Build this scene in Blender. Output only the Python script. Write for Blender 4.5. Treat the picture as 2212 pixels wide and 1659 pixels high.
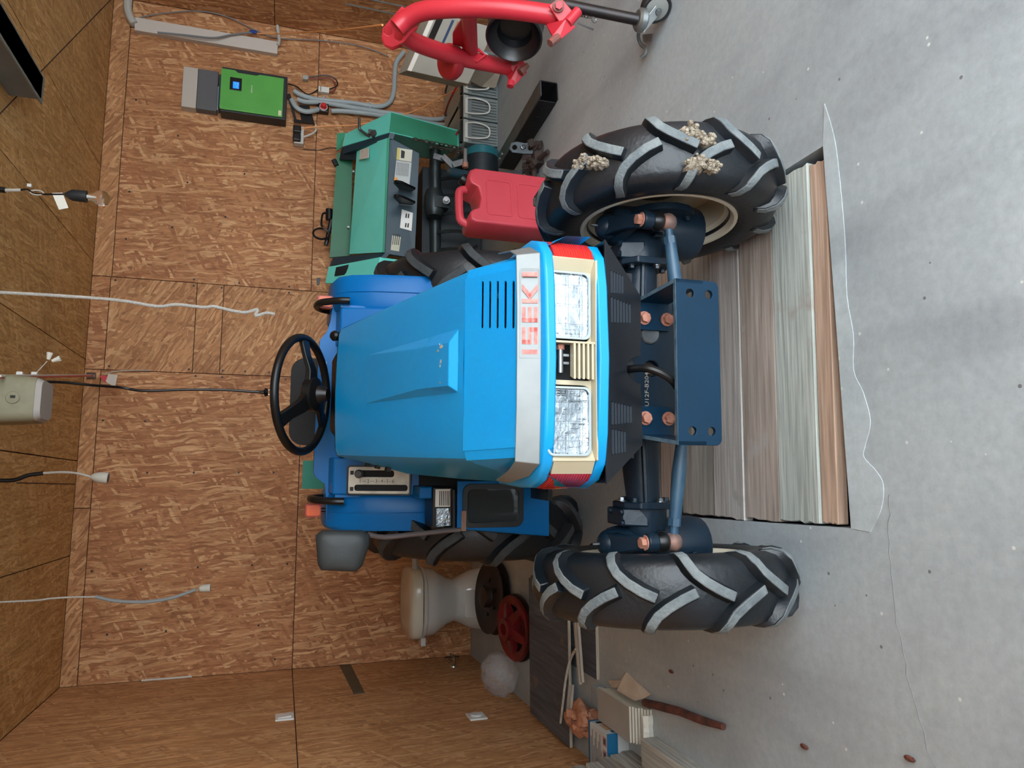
import bpy, bmesh, math, random
from mathutils import Vector, Matrix, Euler
from mathutils.geometry import tessellate_polygon

# ------------------------------------------------------------------ clean
for o in list(bpy.data.objects): bpy.data.objects.remove(o, do_unlink=True)
S = bpy.context.scene
COL = S.collection
R = math.radians
random.seed(7)

# ------------------------------------------------------------------ camera (a phone held sideways, so the picture is turned a quarter)
cam_d = bpy.data.cameras.new('camera'); cam = bpy.data.objects.new('camera', cam_d); COL.objects.link(cam)
cam_d.sensor_fit = 'HORIZONTAL'; cam_d.sensor_width = 36; cam_d.lens = 36 * 1546.2 / 2212
cam_d.clip_start = .02; cam_d.clip_end = 100
TH, PS, RO = .306261, .150414, .0384878
F = Vector((math.sin(PS) * math.cos(TH), math.cos(PS) * math.cos(TH), -math.sin(TH)))
Rt = Vector((math.cos(PS), -math.sin(PS), 0)); Dn = F.cross(Rt)
Ri = math.cos(RO) * Rt - math.sin(RO) * Dn; Di = math.sin(RO) * Rt + math.cos(RO) * Dn
m = Matrix((Di, Ri, -F)).transposed().to_4x4(); m.translation = (0, 0, 1.2)
cam.matrix_world = m
S.camera = cam

# ------------------------------------------------------------------ overcast daylight coming in through the open front of the shed
W = bpy.data.worlds.new('overcast_sky'); S.world = W; W.use_nodes = True
bg = W.node_tree.nodes['Background']; bg.inputs[0].default_value = (.85, .935, 1.0, 1); bg.inputs[1].default_value = 4.2
S.view_settings.view_transform = 'Standard'; S.view_settings.look = 'None'
S.view_settings.exposure = 1.05; S.view_settings.gamma = 1.0; S.view_settings.use_curve_mapping = False

# ------------------------------------------------------------------ helpers
def lin(c):
    return tuple((v / 12.92 if v <= .04045 else ((v + .055) / 1.055) ** 2.4) for v in (x / 255 for x in c)) + (1,)

MATS = {}
def nodes(name):
    mt = bpy.data.materials.new(name); mt.use_nodes = True
    nt = mt.node_tree; b = nt.nodes['Principled BSDF']
    MATS[name] = mt
    return mt, nt, b
def N(nt, kind, **kw):
    n = nt.nodes.new('ShaderNode' + kind)
    for k, v in kw.items():
        if k.startswith('i_'):
            n.inputs[int(k[2:])].default_value = v
        else: setattr(n, k, v)
    return n
def ramp(nt, stops, interp='LINEAR'):
    n = nt.nodes.new('ShaderNodeValToRGB'); n.color_ramp.interpolation = interp
    e = n.color_ramp.elements
    while len(e) < len(stops): e.new(.5)
    for i, (p, c) in enumerate(stops): e[i].position = p; e[i].color = c
    return n
def mixc(nt, fac, a, b, mode='MIX'):
    n = nt.nodes.new('ShaderNodeMix'); n.data_type = 'RGBA'; n.blend_type = mode
    for k, v in (('Factor', fac), ('A', a), ('B', b)):
        s = [i for i in n.inputs if i.name == k and i.enabled][0]
        if hasattr(v, 'links') or isinstance(v, bpy.types.NodeSocket): nt.links.new(v, s)
        else: s.default_value = v
    return [o for o in n.outputs if o.enabled][0]
def coords(nt, rnd=True):
    tc = N(nt, 'TexCoord')
    if not rnd: return tc.outputs['Object']
    oi = N(nt, 'ObjectInfo'); ml = N(nt, 'Math', operation='MULTIPLY', i_1=37.0); nt.links.new(oi.outputs['Random'], ml.inputs[0])
    ad = N(nt, 'VectorMath', operation='ADD'); nt.links.new(tc.outputs['Object'], ad.inputs[0]); nt.links.new(ml.outputs[0], ad.inputs[1])
    return ad.outputs[0]
def pm(name, col, rough=.5, metal=0., col2=None, scale=8., bump=0., bscale=80., dirt=None, damt=.5, dscale=5., spec=.5, coat=0., detail=4.):
    """plain paint / plastic / metal: two tones of the same colour, optional patches of dirt or rust, fine relief"""
    if name in MATS: return MATS[name]
    mt, nt, b = nodes(name); L = nt.links
    c = lin(col); b.inputs['Roughness'].default_value = rough; b.inputs['Metallic'].default_value = metal
    b.inputs['Specular IOR Level'].default_value = spec; b.inputs['Coat Weight'].default_value = coat; b.inputs['Coat Roughness'].default_value = .1
    b.inputs['Base Color'].default_value = c
    co = None
    if col2 or dirt or bump: co = coords(nt)
    out = None
    if col2:
        n = N(nt, 'TexNoise'); n.inputs['Scale'].default_value = scale; n.inputs['Detail'].default_value = detail; L.new(co, n.inputs['Vector'])
        rp = ramp(nt, [(.35, c), (.7, lin(col2))]); L.new(n.outputs[0], rp.inputs[0]); out = rp.outputs[0]
    if dirt:
        n = N(nt, 'TexNoise'); n.inputs['Scale'].default_value = dscale; n.inputs['Detail'].default_value = 8; n.inputs['Roughness'].default_value = .65; L.new(co, n.inputs['Vector'])
        rp = ramp(nt, [(1 - damt - .05, (0, 0, 0, 1)), (1 - damt + .12, (1, 1, 1, 1))]); L.new(n.outputs[0], rp.inputs[0])
        out = mixc(nt, rp.outputs[0], out if out else c, lin(dirt))
        rr = N(nt, 'MapRange', i_1=0., i_2=1., i_3=rough, i_4=min(1, rough + .35)); L.new(rp.outputs[0], rr.inputs[0]); L.new(rr.outputs[0], b.inputs['Roughness'])
    if out: L.new(out, b.inputs['Base Color'])
    if bump:
        n = N(nt, 'TexNoise'); n.inputs['Scale'].default_value = bscale; n.inputs['Detail'].default_value = 5; L.new(co, n.inputs['Vector'])
        bp = N(nt, 'Bump'); bp.inputs['Strength'].default_value = bump; bp.inputs['Distance'].default_value = .01; L.new(n.outputs[0], bp.inputs['Height']); L.new(bp.outputs[0], b.inputs['Normal'])
    return mt

def osb(name, cols, rot=0., sx=7., sy=26.):
    mt, nt, b = nodes(name); L = nt.links
    co = coords(nt)
    wn = N(nt, 'TexNoise'); wn.inputs['Scale'].default_value = 5; wn.inputs['Detail'].default_value = 3; L.new(co, wn.inputs['Vector'])
    sc = N(nt, 'VectorMath', operation='SCALE'); sc.inputs['Scale'].default_value = .05; L.new(wn.outputs['Color'], sc.inputs[0])
    wd = N(nt, 'VectorMath', operation='ADD'); L.new(co, wd.inputs[0]); L.new(sc.outputs[0], wd.inputs[1])
    out = None; hgt = None
    for i, (a, kx, ky, cut) in enumerate(((6, 1, 1, 0), (-34, 1.2, .9, .40), (42, .8, 1.1, .45), (-70, 1.0, 1.0, .6), (17, .9, .8, .5), (-15, 1.5, 1.5, .55), (62, 1.3, 1.3, .72), (-4, 1.1, 1.9, .6))):
        mp = N(nt, 'Mapping'); mp.inputs['Rotation'].default_value = (0, 0, R(rot + a)); mp.inputs['Location'].default_value = (i * 3.7, i * 1.9, i * .7)
        L.new(wd.outputs[0], mp.inputs[0])
        m2 = N(nt, 'Mapping'); m2.inputs['Scale'].default_value = (sx * kx, sy * ky, 1); L.new(mp.outputs[0], m2.inputs[0])
        v = N(nt, 'TexVoronoi', voronoi_dimensions='2D'); v.inputs['Scale'].default_value = 1; L.new(m2.outputs[0], v.inputs['Vector'])
        sp = N(nt, 'SeparateColor'); L.new(v.outputs['Color'], sp.inputs[0])
        rp = ramp(nt, [(0, lin(cols[0])), (.35, lin(cols[1])), (.7, lin(cols[2])), (1, lin(cols[3]))]); L.new(sp.outputs[0], rp.inputs[0])
        if out is None: out = rp.outputs[0]; hgt = sp.outputs[0]; continue
        g = N(nt, 'Math', operation='GREATER_THAN', i_1=cut); L.new(sp.outputs[1], g.inputs[0])
        out = mixc(nt, g.outputs[0], out, rp.outputs[0])
    # grain along the strand and dark resin specks
    m3 = N(nt, 'Mapping'); m3.inputs['Rotation'].default_value = (0, 0, R(rot)); L.new(wd.outputs[0], m3.inputs[0])
    m4 = N(nt, 'Mapping'); m4.inputs['Scale'].default_value = (22, 130, 1); L.new(m3.outputs[0], m4.inputs[0])
    gn = N(nt, 'TexNoise'); gn.inputs['Scale'].default_value = 1; gn.inputs['Detail'].default_value = 4; L.new(m4.outputs[0], gn.inputs['Vector'])
    gr = ramp(nt, [(.3, (.72, .7, .68, 1)), (.62, (1.06, 1.06, 1.06, 1))]); L.new(gn.outputs[0], gr.inputs[0])
    out = mixc(nt, 1.0, out, gr.outputs[0], 'MULTIPLY')
    bn = N(nt, 'TexNoise'); bn.inputs['Scale'].default_value = 2.2; bn.inputs['Detail'].default_value = 2; L.new(co, bn.inputs['Vector'])
    br = ramp(nt, [(.3, (.86, .84, .82, 1)), (.7, (1.05, 1.05, 1.05, 1))]); L.new(bn.outputs[0], br.inputs[0])
    out = mixc(nt, 1.0, out, br.outputs[0], 'MULTIPLY')
    L.new(out, b.inputs['Base Color']); b.inputs['Roughness'].default_value = .62; b.inputs['Specular IOR Level'].default_value = .3
    bp = N(nt, 'Bump'); bp.inputs['Strength'].default_value = .25; bp.inputs['Distance'].default_value = .004; L.new(gn.outputs[0], bp.inputs['Height']); L.new(bp.outputs[0], b.inputs['Normal'])
    return mt

def wood(name, c1, c2, c3=None, sc=1., rough=.7, patch=None):
    """board with the grain running along local X"""
    mt, nt, b = nodes(name); L = nt.links
    co = coords(nt)
    mp = N(nt, 'Mapping'); mp.inputs['Scale'].default_value = (1.6 * sc, 26 * sc, 26 * sc); L.new(co, mp.inputs[0])
    n = N(nt, 'TexNoise'); n.inputs['Scale'].default_value = 1; n.inputs['Detail'].default_value = 6; n.inputs['Distortion'].default_value = 1.4; L.new(mp.outputs[0], n.inputs['Vector'])
    rp = ramp(nt, [(.3, lin(c1)), (.55, lin(c2)), (.75, lin(c3 or c2))]); L.new(n.outputs[0], rp.inputs[0])
    m2 = N(nt, 'Mapping'); m2.inputs['Scale'].default_value = (5 * sc, 120 * sc, 120 * sc); L.new(co, m2.inputs[0])
    n2 = N(nt, 'TexNoise'); n2.inputs['Scale'].default_value = 1; n2.inputs['Detail'].default_value = 5; L.new(m2.outputs[0], n2.inputs['Vector'])
    r2 = ramp(nt, [(.35, (.74, .73, .72, 1)), (.6, (1.05, 1.05, 1.05, 1))]); L.new(n2.outputs[0], r2.inputs[0])
    out = mixc(nt, 1.0, rp.outputs[0], r2.outputs[0], 'MULTIPLY')
    n3 = N(nt, 'TexNoise'); n3.inputs['Scale'].default_value = 9 * sc; n3.inputs['Detail'].default_value = 6; L.new(co, n3.inputs['Vector'])
    r3 = ramp(nt, [(.62, (0, 0, 0, 1)), (.72, (.75, .75, .75, 1))]); L.new(n3.outputs[0], r3.inputs[0])
    out = mixc(nt, r3.outputs[0], out, lin(patch or c1))
    L.new(out, b.inputs['Base Color']); b.inputs['Roughness'].default_value = rough; b.inputs['Specular IOR Level'].default_value = .3
    bp = N(nt, 'Bump'); bp.inputs['Strength'].default_value = .4; bp.inputs['Distance'].default_value = .003; L.new(n2.outputs[0], bp.inputs['Height']); L.new(bp.outputs[0], b.inputs['Normal'])
    return mt

class MB:
    """collects geometry, then becomes ONE mesh object"""
    def __init__(s): s.v = []; s.f = []
    def add(s, vs, fs):
        k = len(s.v); s.v += [tuple(v) for v in vs]; s.f += [tuple(i + k for i in f) for f in fs]; return s
    def box(s, c, d, rot=None, taper=None):
        x, y, z = (q / 2 for q in d); t = taper or (1, 1)
        vs = [Vector(p) for p in ((-x, -y, -z), (x, -y, -z), (x, y, -z), (-x, y, -z), (-x * t[0], -y * t[1], z), (x * t[0], -y * t[1], z), (x * t[0], y * t[1], z), (-x * t[0], y * t[1], z))]
        if rot is not None:
            M = Euler(rot).to_matrix() if not isinstance(rot, Matrix) else rot.to_3x3(); vs = [M @ v for v in vs]
        c = Vector(c)
        return s.add([v + c for v in vs], [(0, 3, 2, 1), (4, 5, 6, 7), (0, 1, 5, 4), (1, 2, 6, 5), (2, 3, 7, 6), (3, 0, 4, 7)])
    def hexa(s, p):   # 4 bottom (ccw from above) then 4 top
        return s.add(p, [(0, 3, 2, 1), (4, 5, 6, 7), (0, 1, 5, 4), (1, 2, 6, 5), (2, 3, 7, 6), (3, 0, 4, 7)])
    def bx(s, x0, x1, y0, y1, z0, z1): return s.box(((x0 + x1) / 2, (y0 + y1) / 2, (z0 + z1) / 2), (abs(x1 - x0), abs(y1 - y0), abs(z1 - z0)))
    def tube(s, pts, r, n=8, cap=True, closed=False, sq=None):
        P = [Vector(p) for p in pts]; m_ = len(P); rings = []
        up = None
        for i, p in enumerate(P):
            a = P[(i - 1) % m_] if (i or closed) else p; c = P[(i + 1) % m_] if (i < m_ - 1 or closed) else p
            t = (c - a).normalized()
            if up is None:
                up = t.orthogonal().normalized() if sq is None else (Vector(sq) - t * t.dot(Vector(sq))).normalized()
            else:
                up = (up - t * t.dot(up)); up = up.normalized() if up.length > 1e-6 else t.orthogonal().normalized()
            bi = t.cross(up); rr = r[i] if isinstance(r, (list, tuple)) else r
            rings.append([p + rr * (math.cos(2 * math.pi * j / n + math.pi / n) * up + math.sin(2 * math.pi * j / n + math.pi / n) * bi) for j in range(n)])
        return s.loft(rings, closed=closed, cap=cap)
    def loft(s, rings, closed=False, cap=True, ringclosed=True):
        n = len(rings[0]); vs = [v for q in rings for v in q]; fs = []; m_ = len(rings)
        for i in range(m_ if closed else m_ - 1):
            a = i * n; b = ((i + 1) % m_) * n
            for j in range(n if ringclosed else n - 1):
                k = (j + 1) % n; fs.append((a + j, a + k, b + k, b + j))
        if cap and not closed:
            fs.append(tuple(range(n - 1, -1, -1))); fs.append(tuple((m_ - 1) * n + j for j in range(n)))
        return s.add(vs, fs)
    def lathe(s, prof, n=32, M=None, closed=False):
        """prof: (radius, height) pairs turned about Z, then moved by M"""
        M = M or Matrix(); rings = [[M @ Vector((r * math.cos(2 * math.pi * j / n), r * math.sin(2 * math.pi * j / n), h)) for j in range(n)] for r, h in prof]
        return s.loft(rings, closed=closed, cap=not closed)
    def prism(s, poly, h, M=None, holes=()):
        """2D polygon in XY extruded 0..h in Z, with holes, then moved by M"""
        M = M or Matrix(); loops = [list(poly)] + [list(q) for q in holes]
        flat = [p for l in loops for p in l]; n = len(flat)
        tr = tessellate_polygon([[Vector((p[0], p[1], 0)) for p in l] for l in loops])
        ar = sum(loops[0][i][0] * loops[0][(i + 1) % len(loops[0])][1] - loops[0][(i + 1) % len(loops[0])][0] * loops[0][i][1] for i in range(len(loops[0])))
        vs = [M @ Vector((p[0], p[1], 0)) for p in flat] + [M @ Vector((p[0], p[1], h)) for p in flat]; fs = []
        for t in tr:
            a, b, c = (flat[i] for i in t)
            w = (b[0] - a[0]) * (c[1] - a[1]) - (b[1] - a[1]) * (c[0] - a[0])
            t = tuple(t) if w > 0 else tuple(reversed(t))
            fs.append(tuple(i + n for i in t)); fs.append(tuple(reversed(t)))
        k = 0
        for li, l in enumerate(loops):
            q = len(l)
            for i in range(q):
                j = (i + 1) % q; fs.append((k + i, k + j, n + k + j, n + k + i))
            k += q
        return s.add(vs, fs)
    def ball(s, c, r, n=12, m_=8, sc=(1, 1, 1)):
        c = Vector(c)
        rings = [[c + Vector((r * sc[0] * math.sin(math.pi * i / m_) * math.cos(2 * math.pi * j / n), r * sc[1] * math.sin(math.pi * i / m_) * math.sin(2 * math.pi * j / n), -r * sc[2] * math.cos(math.pi * i / m_))) for j in range(n)] for i in range(1, m_)]
        return s.loft(rings)
    def hexbolt(s, c, axis, r, h):
        ax = Vector(axis).normalized(); c = Vector(c)
        s.tube([c, c + ax * h * .25], r * 1.35, 14); s.tube([c + ax * h * .25, c + ax * h], r, 6); return s
    def build(s, name, mat, parent=None, smooth=35, bevel=0, seg=2, loc=None, fix=True, kind=None, label=None):
        me = bpy.data.meshes.new(name); me.from_pydata(s.v, [], s.f); me.update()
        if fix:
            b = bmesh.new(); b.from_mesh(me); bmesh.ops.recalc_face_normals(b, faces=b.faces); b.to_mesh(me); b.free()
        if smooth:
            me.polygons.foreach_set('use_smooth', [True] * len(me.polygons)); me.set_sharp_from_angle(angle=R(smooth))
        mats = mat if isinstance(mat, (list, tuple)) else [mat]
        for q in mats: me.materials.append(q)
        o = bpy.data.objects.new(name, me); COL.objects.link(o)
        if parent: o.parent = parent
        if loc is not None: o.location = loc
        if bevel:
            bm = o.modifiers.new('edge', 'BEVEL'); bm.width = bevel; bm.segments = seg; bm.limit_method = 'ANGLE'; bm.angle_limit = R(40)
        if kind: o['kind'] = kind
        if label: o['label'] = label
        return o

def tag(o, label, cat, group=None):
    o['label'] = label; o['category'] = cat
    if group: o['group'] = group
    return o
def thing(name, label, cat, loc=(0, 0, 0), rz=0, group=None, rot=None):
    o = bpy.data.objects.new(name, None); COL.objects.link(o); o.location = loc; o.empty_display_size = .05
    o.rotation_euler = rot if rot else (0, 0, rz)
    return tag(o, label, cat, group)
def dup(o, parent=None, name=None):
    c = o.copy(); COL.objects.link(c)
    if name: c.name = name
    c.parent = parent
    for ch in o.children: dup(ch, c)
    return c
def T(x=0, y=0, z=0): return Matrix.Translation((x, y, z))
def RX(a): return Matrix.Rotation(R(a), 4, 'X')
def RY(a): return Matrix.Rotation(R(a), 4, 'Y')
def RZ(a): return Matrix.Rotation(R(a), 4, 'Z')
def FR(o, x, z=None):
    """frame: origin o, local x along x, local z along z"""
    x = Vector(x).normalized(); z = Vector(z); z = (z - x * z.dot(x)).normalized(); y = z.cross(x)
    m_ = Matrix((x, y, z)).transposed().to_4x4(); m_.translation = Vector(o); return m_
def circ(cx, cy, r, n=16, ry=None): return [(cx + r * math.cos(2 * math.pi * i / n), cy + (ry or r) * math.sin(2 * math.pi * i / n)) for i in range(n)]
def rrect(x0, x1, y0, y1, r, n=4):
    p = []
    for cx, cy, a in ((x1 - r, y0 + r, -90), (x1 - r, y1 - r, 0), (x0 + r, y1 - r, 90), (x0 + r, y0 + r, 180)):
        for i in range(n + 1): p.append((cx + r * math.cos(R(a + 90 * i / n)), cy + r * math.sin(R(a + 90 * i / n))))
    return p
def smooth_path(pts, k=6, closed=False):
    P = [Vector(p) for p in pts]; n = len(P); out = []
    for i in range(n if closed else n - 1):
        a = P[(i - 1) % n] if (i or closed) else P[0]; b = P[i]; c = P[(i + 1) % n]; d = P[(i + 2) % n] if (i < n - 2 or closed) else P[-1]
        for j in range(k):
            t = j / k
            out.append(.5 * ((2 * b) + (c - a) * t + (2 * a - 5 * b + 4 * c - d) * t * t + (3 * b - a - 3 * c + d) * t ** 3))
    if not closed: out.append(P[-1])
    return out
def text_mesh(name, body, size, M, mat, parent, ext=.0006, align='CENTER', sx=1.):
    cu = bpy.data.curves.new('t', 'FONT'); cu.body = body; cu.size = size; cu.extrude = ext; cu.align_x = align; cu.align_y = 'CENTER'; cu.resolution_u = 2
    to = bpy.data.objects.new('t', cu); COL.objects.link(to)
    me = bpy.data.meshes.new_from_object(to.evaluated_get(bpy.context.evaluated_depsgraph_get()))
    bpy.data.objects.remove(to); bpy.data.curves.remove(cu)
    me.transform(M @ Matrix.Diagonal((sx, 1, 1, 1))); me.materials.clear(); me.materials.append(mat); me.name = name
    o = bpy.data.objects.new(name, me); COL.objects.link(o); o.parent = parent
    return o
# ================================================================== the shed
XL, XR, YB, ZC, YF = -1.065, 3.07, 4.66, 2.315, -.75
warm = [(164, 110, 74), (182, 127, 86), (198, 145, 101), (224, 179, 134)]
osb_back = osb('osb_back', warm, rot=90, sx=7, sy=44)
osb_mid = osb('osb_middle', [(166, 116, 78), (188, 137, 94), (202, 151, 106), (220, 175, 130)], rot=35, sx=7, sy=42)
osb_side = osb('osb_side', [(180, 130, 88), (198, 147, 101), (210, 161, 114), (224, 179, 134)], rot=90, sx=5, sy=40)
osb_ceil = osb('osb_ceiling', [(188, 146, 92), (204, 162, 106), (214, 174, 118), (226, 190, 136)], rot=90, sx=5, sy=44)
seam_m = pm('seam_dark', (58, 42, 34), .9)
screw_m = pm('screw_black', (28, 26, 26), .5)

def board(name, parent, o, ux, uz, w, h, mat, th=.012, gap=.0022):
    """panel with its face in local XY, standing proud of the wall behind by th"""
    ux = Vector(ux); uz = Vector(uz)
    b = MB().bx(-w / 2 + gap, w / 2 - gap, -h / 2 + gap, h / 2 - gap, 0, th).build(name, mat, None, smooth=0)
    ob = Vector(o) + ux * w / 2 + uz * h / 2
    mm = Matrix((ux, uz, ux.cross(uz))).transposed().to_4x4(); mm.translation = ob
    b.parent = parent; b.matrix_world = mm
    return b
def shell(name, x0, x1, y0, y1, z0, z1, mat):
    o = MB().bx(x0, x1, y0, y1, z0, z1).build(name, mat, None, smooth=0); o['kind'] = 'structure'; return o
# back wall
t_ = .012
wb = shell('wall_back', XL - .12, XR + .12, YB + t_, YB + .15, -.02, ZC + .1, seam_m)
for x0, x1, z0, z1, mt_ in ((1.26, 3.07, 0, 1.065, osb_back), (1.26, 3.07, 1.065, 2.21, osb_back), (.698, 1.26, 0, 1.587, osb_mid), (.698, 1.26, 1.587, 1.74, osb_mid), (.698, 1.26, 1.74, 2.215, osb_mid),
                            (XL, .698, 0, 1.10, osb_back), (XL, .698, 1.10, 2.23, osb_back), (XL, -.1, 2.23, ZC, osb_mid), (-.1, .698, 2.23, ZC, osb_mid), (.698, 1.26, 2.215, ZC, osb_back), (1.26, 3.07, 2.21, ZC, osb_mid)):
    board('osb_board', wb, (x0, YB + t_, z0), (1, 0, 0), (0, 0, 1), x1 - x0, z1 - z0, mt_, th=t_)
# left wall (seen at a slant), right wall
wl = shell('wall_left', XL - .15, XL - t_, YF, YB + .1, -.02, ZC + .1, seam_m)
for y0, y1 in ((YB, 2.16), (2.16, -.34), (-.34, YF)):
    for z0, z1 in ((0, 1.10), (1.10, ZC)): board('osb_board', wl, (XL - t_, y1, z0), (0, 1, 0), (0, 0, 1), y0 - y1, z1 - z0, osb_side, th=t_)
wr = shell('wall_right', XR + t_, XR + .15, YF, YB + .1, -.02, ZC + .1, seam_m)
for y0, y1 in ((YB, 2.16), (2.16, -.34), (-.34, YF)):
    for z0, z1 in ((0, 1.356), (1.356, ZC)): board('osb_board', wr, (XR + t_, y0, z0), (0, -1, 0), (0, 0, 1), y0 - y1, z1 - z0, osb_back, th=t_)
# ceiling of boards running towards the back wall
ce = shell('ceiling', XL - .12, XR + .12, YF, YB + .1, ZC + t_, ZC + .14, seam_m)
xs = [XL, -.362, .167, .755, 1.345, 1.94, 2.54, XR]
for i in range(7):
    cuts = [YB, 2.16 if i % 2 else 2.6, -.1, YF]
    for y0, y1 in zip(cuts, cuts[1:]): board('osb_board', ce, (xs[i], y0, ZC + t_), (1, 0, 0), (0, -1, 0), xs[i + 1] - xs[i], y0 - y1, osb_ceil, th=t_, gap=.0028)
MB().tube([(3.05, 4.64, ZC), (1.2, 2.87, ZC)], .0035, 4).build('seam', seam_m, ce)
MB().tube([(.035, 4.65, ZC), (.035, 3.7, ZC)], .0025, 4).build('seam', seam_m, ce)
# black screw heads in the boards of the back wall
for i, (x, z) in enumerate([(1.24, 1.76), (1.28, 1.76), (1.24, 1.60), (1.28, 1.50), (.72, 1.76), (.68, 1.72), (.72, 1.57), (.68, 1.57), (1.24, 1.2), (1.28, 1.2), (.72, 1.3), (.68, 1.2), (1.24, 2.19), (.72, 2.19), (2.2, 1.9), (1.9, 1.83), (1.7, 1.6), (2.0, 1.5), (1.6, 1.9),
                            (.1, 2.2), (.1, 1.95), (.1, 1.7), (.1, 1.45), (.1, 1.25), (-.45, 2.2), (-.45, 1.95), (-.45, 1.65), (-.45, 1.35), (-.45, 1.15), (1.8, 2.15), (1.5, 2.15), (2.4, 2.15), (.4, 1.98), (.4, 2.2), (-.8, 2.1), (-.8, 1.8), (-.8, 1.3), (-1.0, 1.2), (1.24, 1.36), (.72, 1.44)]):
    MB().tube([(x, YB, z), (x, YB - .003, z)], .006, 8).build('screw_head', screw_m, wb)

# floor: trowelled concrete with an inspection pit closed by planks
def concrete(name, c1, c2, c3, speck=True):
    mt, nt, b = nodes(name); L = nt.links
    co = coords(nt, False)
    n = N(nt, 'TexNoise'); n.inputs['Scale'].default_value = 1.1; n.inputs['Detail'].default_value = 6; n.inputs['Roughness'].default_value = .55; n.inputs['Distortion'].default_value = .6; L.new(co, n.inputs['Vector'])
    rp = ramp(nt, [(.3, lin(c1)), (.5, lin(c2)), (.72, lin(c3))]); L.new(n.outputs[0], rp.inputs[0]); out = rp.outputs[0]
    n2 = N(nt, 'TexNoise'); n2.inputs['Scale'].default_value = 45; n2.inputs['Detail'].default_value = 7; n2.inputs['Roughness'].default_value = .7; L.new(co, n2.inputs['Vector'])
    r2 = ramp(nt, [(.3, (.86, .86, .86, 1)), (.65, (1.06, 1.06, 1.06, 1))]); L.new(n2.outputs[0], r2.inputs[0])
    out = mixc(nt, 1.0, out, r2.outputs[0], 'MULTIPLY')
    # tyre and trowel streaks, pale scratches, dark specks
    mp = N(nt, 'Mapping'); mp.inputs['Scale'].default_value = (3.2, .55, 1); mp.inputs['Rotation'].default_value = (0, 0, R(-35)); L.new(co, mp.inputs[0])
    n3 = N(nt, 'TexNoise'); n3.inputs['Scale'].default_value = 1.5; n3.inputs['Detail'].default_value = 5; L.new(mp.outputs[0], n3.inputs['Vector'])
    r3 = ramp(nt, [(.52, (1, 1, 1, 1)), (.68, (.84, .83, .84, 1))]); L.new(n3.outputs[0], r3.inputs[0])
    out = mixc(nt, 1.0, out, r3.outputs[0], 'MULTIPLY')
    v = N(nt, 'TexVoronoi'); v.inputs['Scale'].default_value = 30; L.new(co, v.inputs['Vector'])
    sp = N(nt, 'SeparateColor'); L.new(v.outputs['Color'], sp.inputs[0])
    g = N(nt, 'Math', operation='GREATER_THAN', i_1=.9); L.new(sp.outputs[0], g.inputs[0])
    d = N(nt, 'Math', operation='LESS_THAN', i_1=.11); L.new(v.outputs['Distance'], d.inputs[0])
    mm_ = N(nt, 'Math', operation='MULTIPLY'); L.new(g.outputs[0], mm_.inputs[0]); L.new(d.outputs[0], mm_.inputs[1])
    out = mixc(nt, mm_.outputs[0], out, lin((112, 112, 116)))
    g2 = N(nt, 'Math', operation='LESS_THAN', i_1=.12); L.new(sp.outputs[1], g2.inputs[0])
    m5 = N(nt, 'Math', operation='MULTIPLY'); L.new(g2.outputs[0], m5.inputs[0]); L.new(d.outputs[0], m5.inputs[1])
    out = mixc(nt, m5.outputs[0], out, lin((205, 210, 208)))
    L.new(out, b.inputs['Base Color'])
    rr = N(nt, 'MapRange', i_1=.3, i_2=.7, i_3=.42, i_4=.66); L.new(n2.outputs[0], rr.inputs[0]); L.new(rr.outputs[0], b.inputs['Roughness'])
    bp = N(nt, 'Bump'); bp.inputs['Strength'].default_value = .18; bp.inputs['Distance'].default_value = .004; L.new(n2.outputs[0], bp.inputs['Height']); L.new(bp.outputs[0], b.inputs['Normal'])
    return mt
conc = concrete('concrete_floor', (150, 158, 163), (168, 177, 181), (186, 194, 196))
conc_d = concrete('concrete_pit', (110, 108, 106), (128, 126, 122), (150, 148, 142))
fl = MB(); PX0, PX1, PY0, PY1 = -.095, .80, 1.305, 2.16
for x0, x1, y0, y1 in ((-3.5, PX0, YF, YB + .1), (PX1, 5.5, YF, YB + .1), (PX0, PX1, YF, PY0), (PX0, PX1, PY1, YB + .1)):
    fl.add([(x0, y0, 0), (x1, y0, 0), (x1, y1, 0), (x0, y1, 0)], [(0, 1, 2, 3)])
fl.add([(PX0, PY0, 0), (PX1, PY0, 0), (PX1, PY1, 0), (PX0, PY1, 0), (PX0, PY0, -.5), (PX1, PY0, -.5), (PX1, PY1, -.5), (PX0, PY1, -.5)], [(0, 1, 5, 4), (1, 2, 6, 5), (2, 3, 7, 6), (3, 0, 4, 7), (4, 5, 6, 7)])
floor = fl.build('floor', conc, None, smooth=0, fix=False); floor['kind'] = 'structure'
# the newer, paler screed that was smeared along the pit edge, ending in a wavy lip
lip = smooth_path([(.9, 1.29, 0), (.83, 1.272, 0), (.751, 1.262, 0), (.56, 1.258, 0), (.421, 1.265, 0), (.33, 1.255, 0), (.251, 1.262, 0), (.2, 1.24, 0), (.135, 1.226, 0), (.085, 1.245, 0), (.06, 1.252, 0), (.03, 1.222, 0), (.0, 1.205, 0), (-.05, 1.215, 0), (-.1, 1.25, 0)], 4)
MB().prism([(p.x, p.y) for p in lip] + [(-.095, 1.304), (.8, 1.304)], .0012).build('cement_patch', concrete('cement_pale', (172, 183, 188), (184, 195, 199), (194, 203, 206)), floor, smooth=0)
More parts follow.
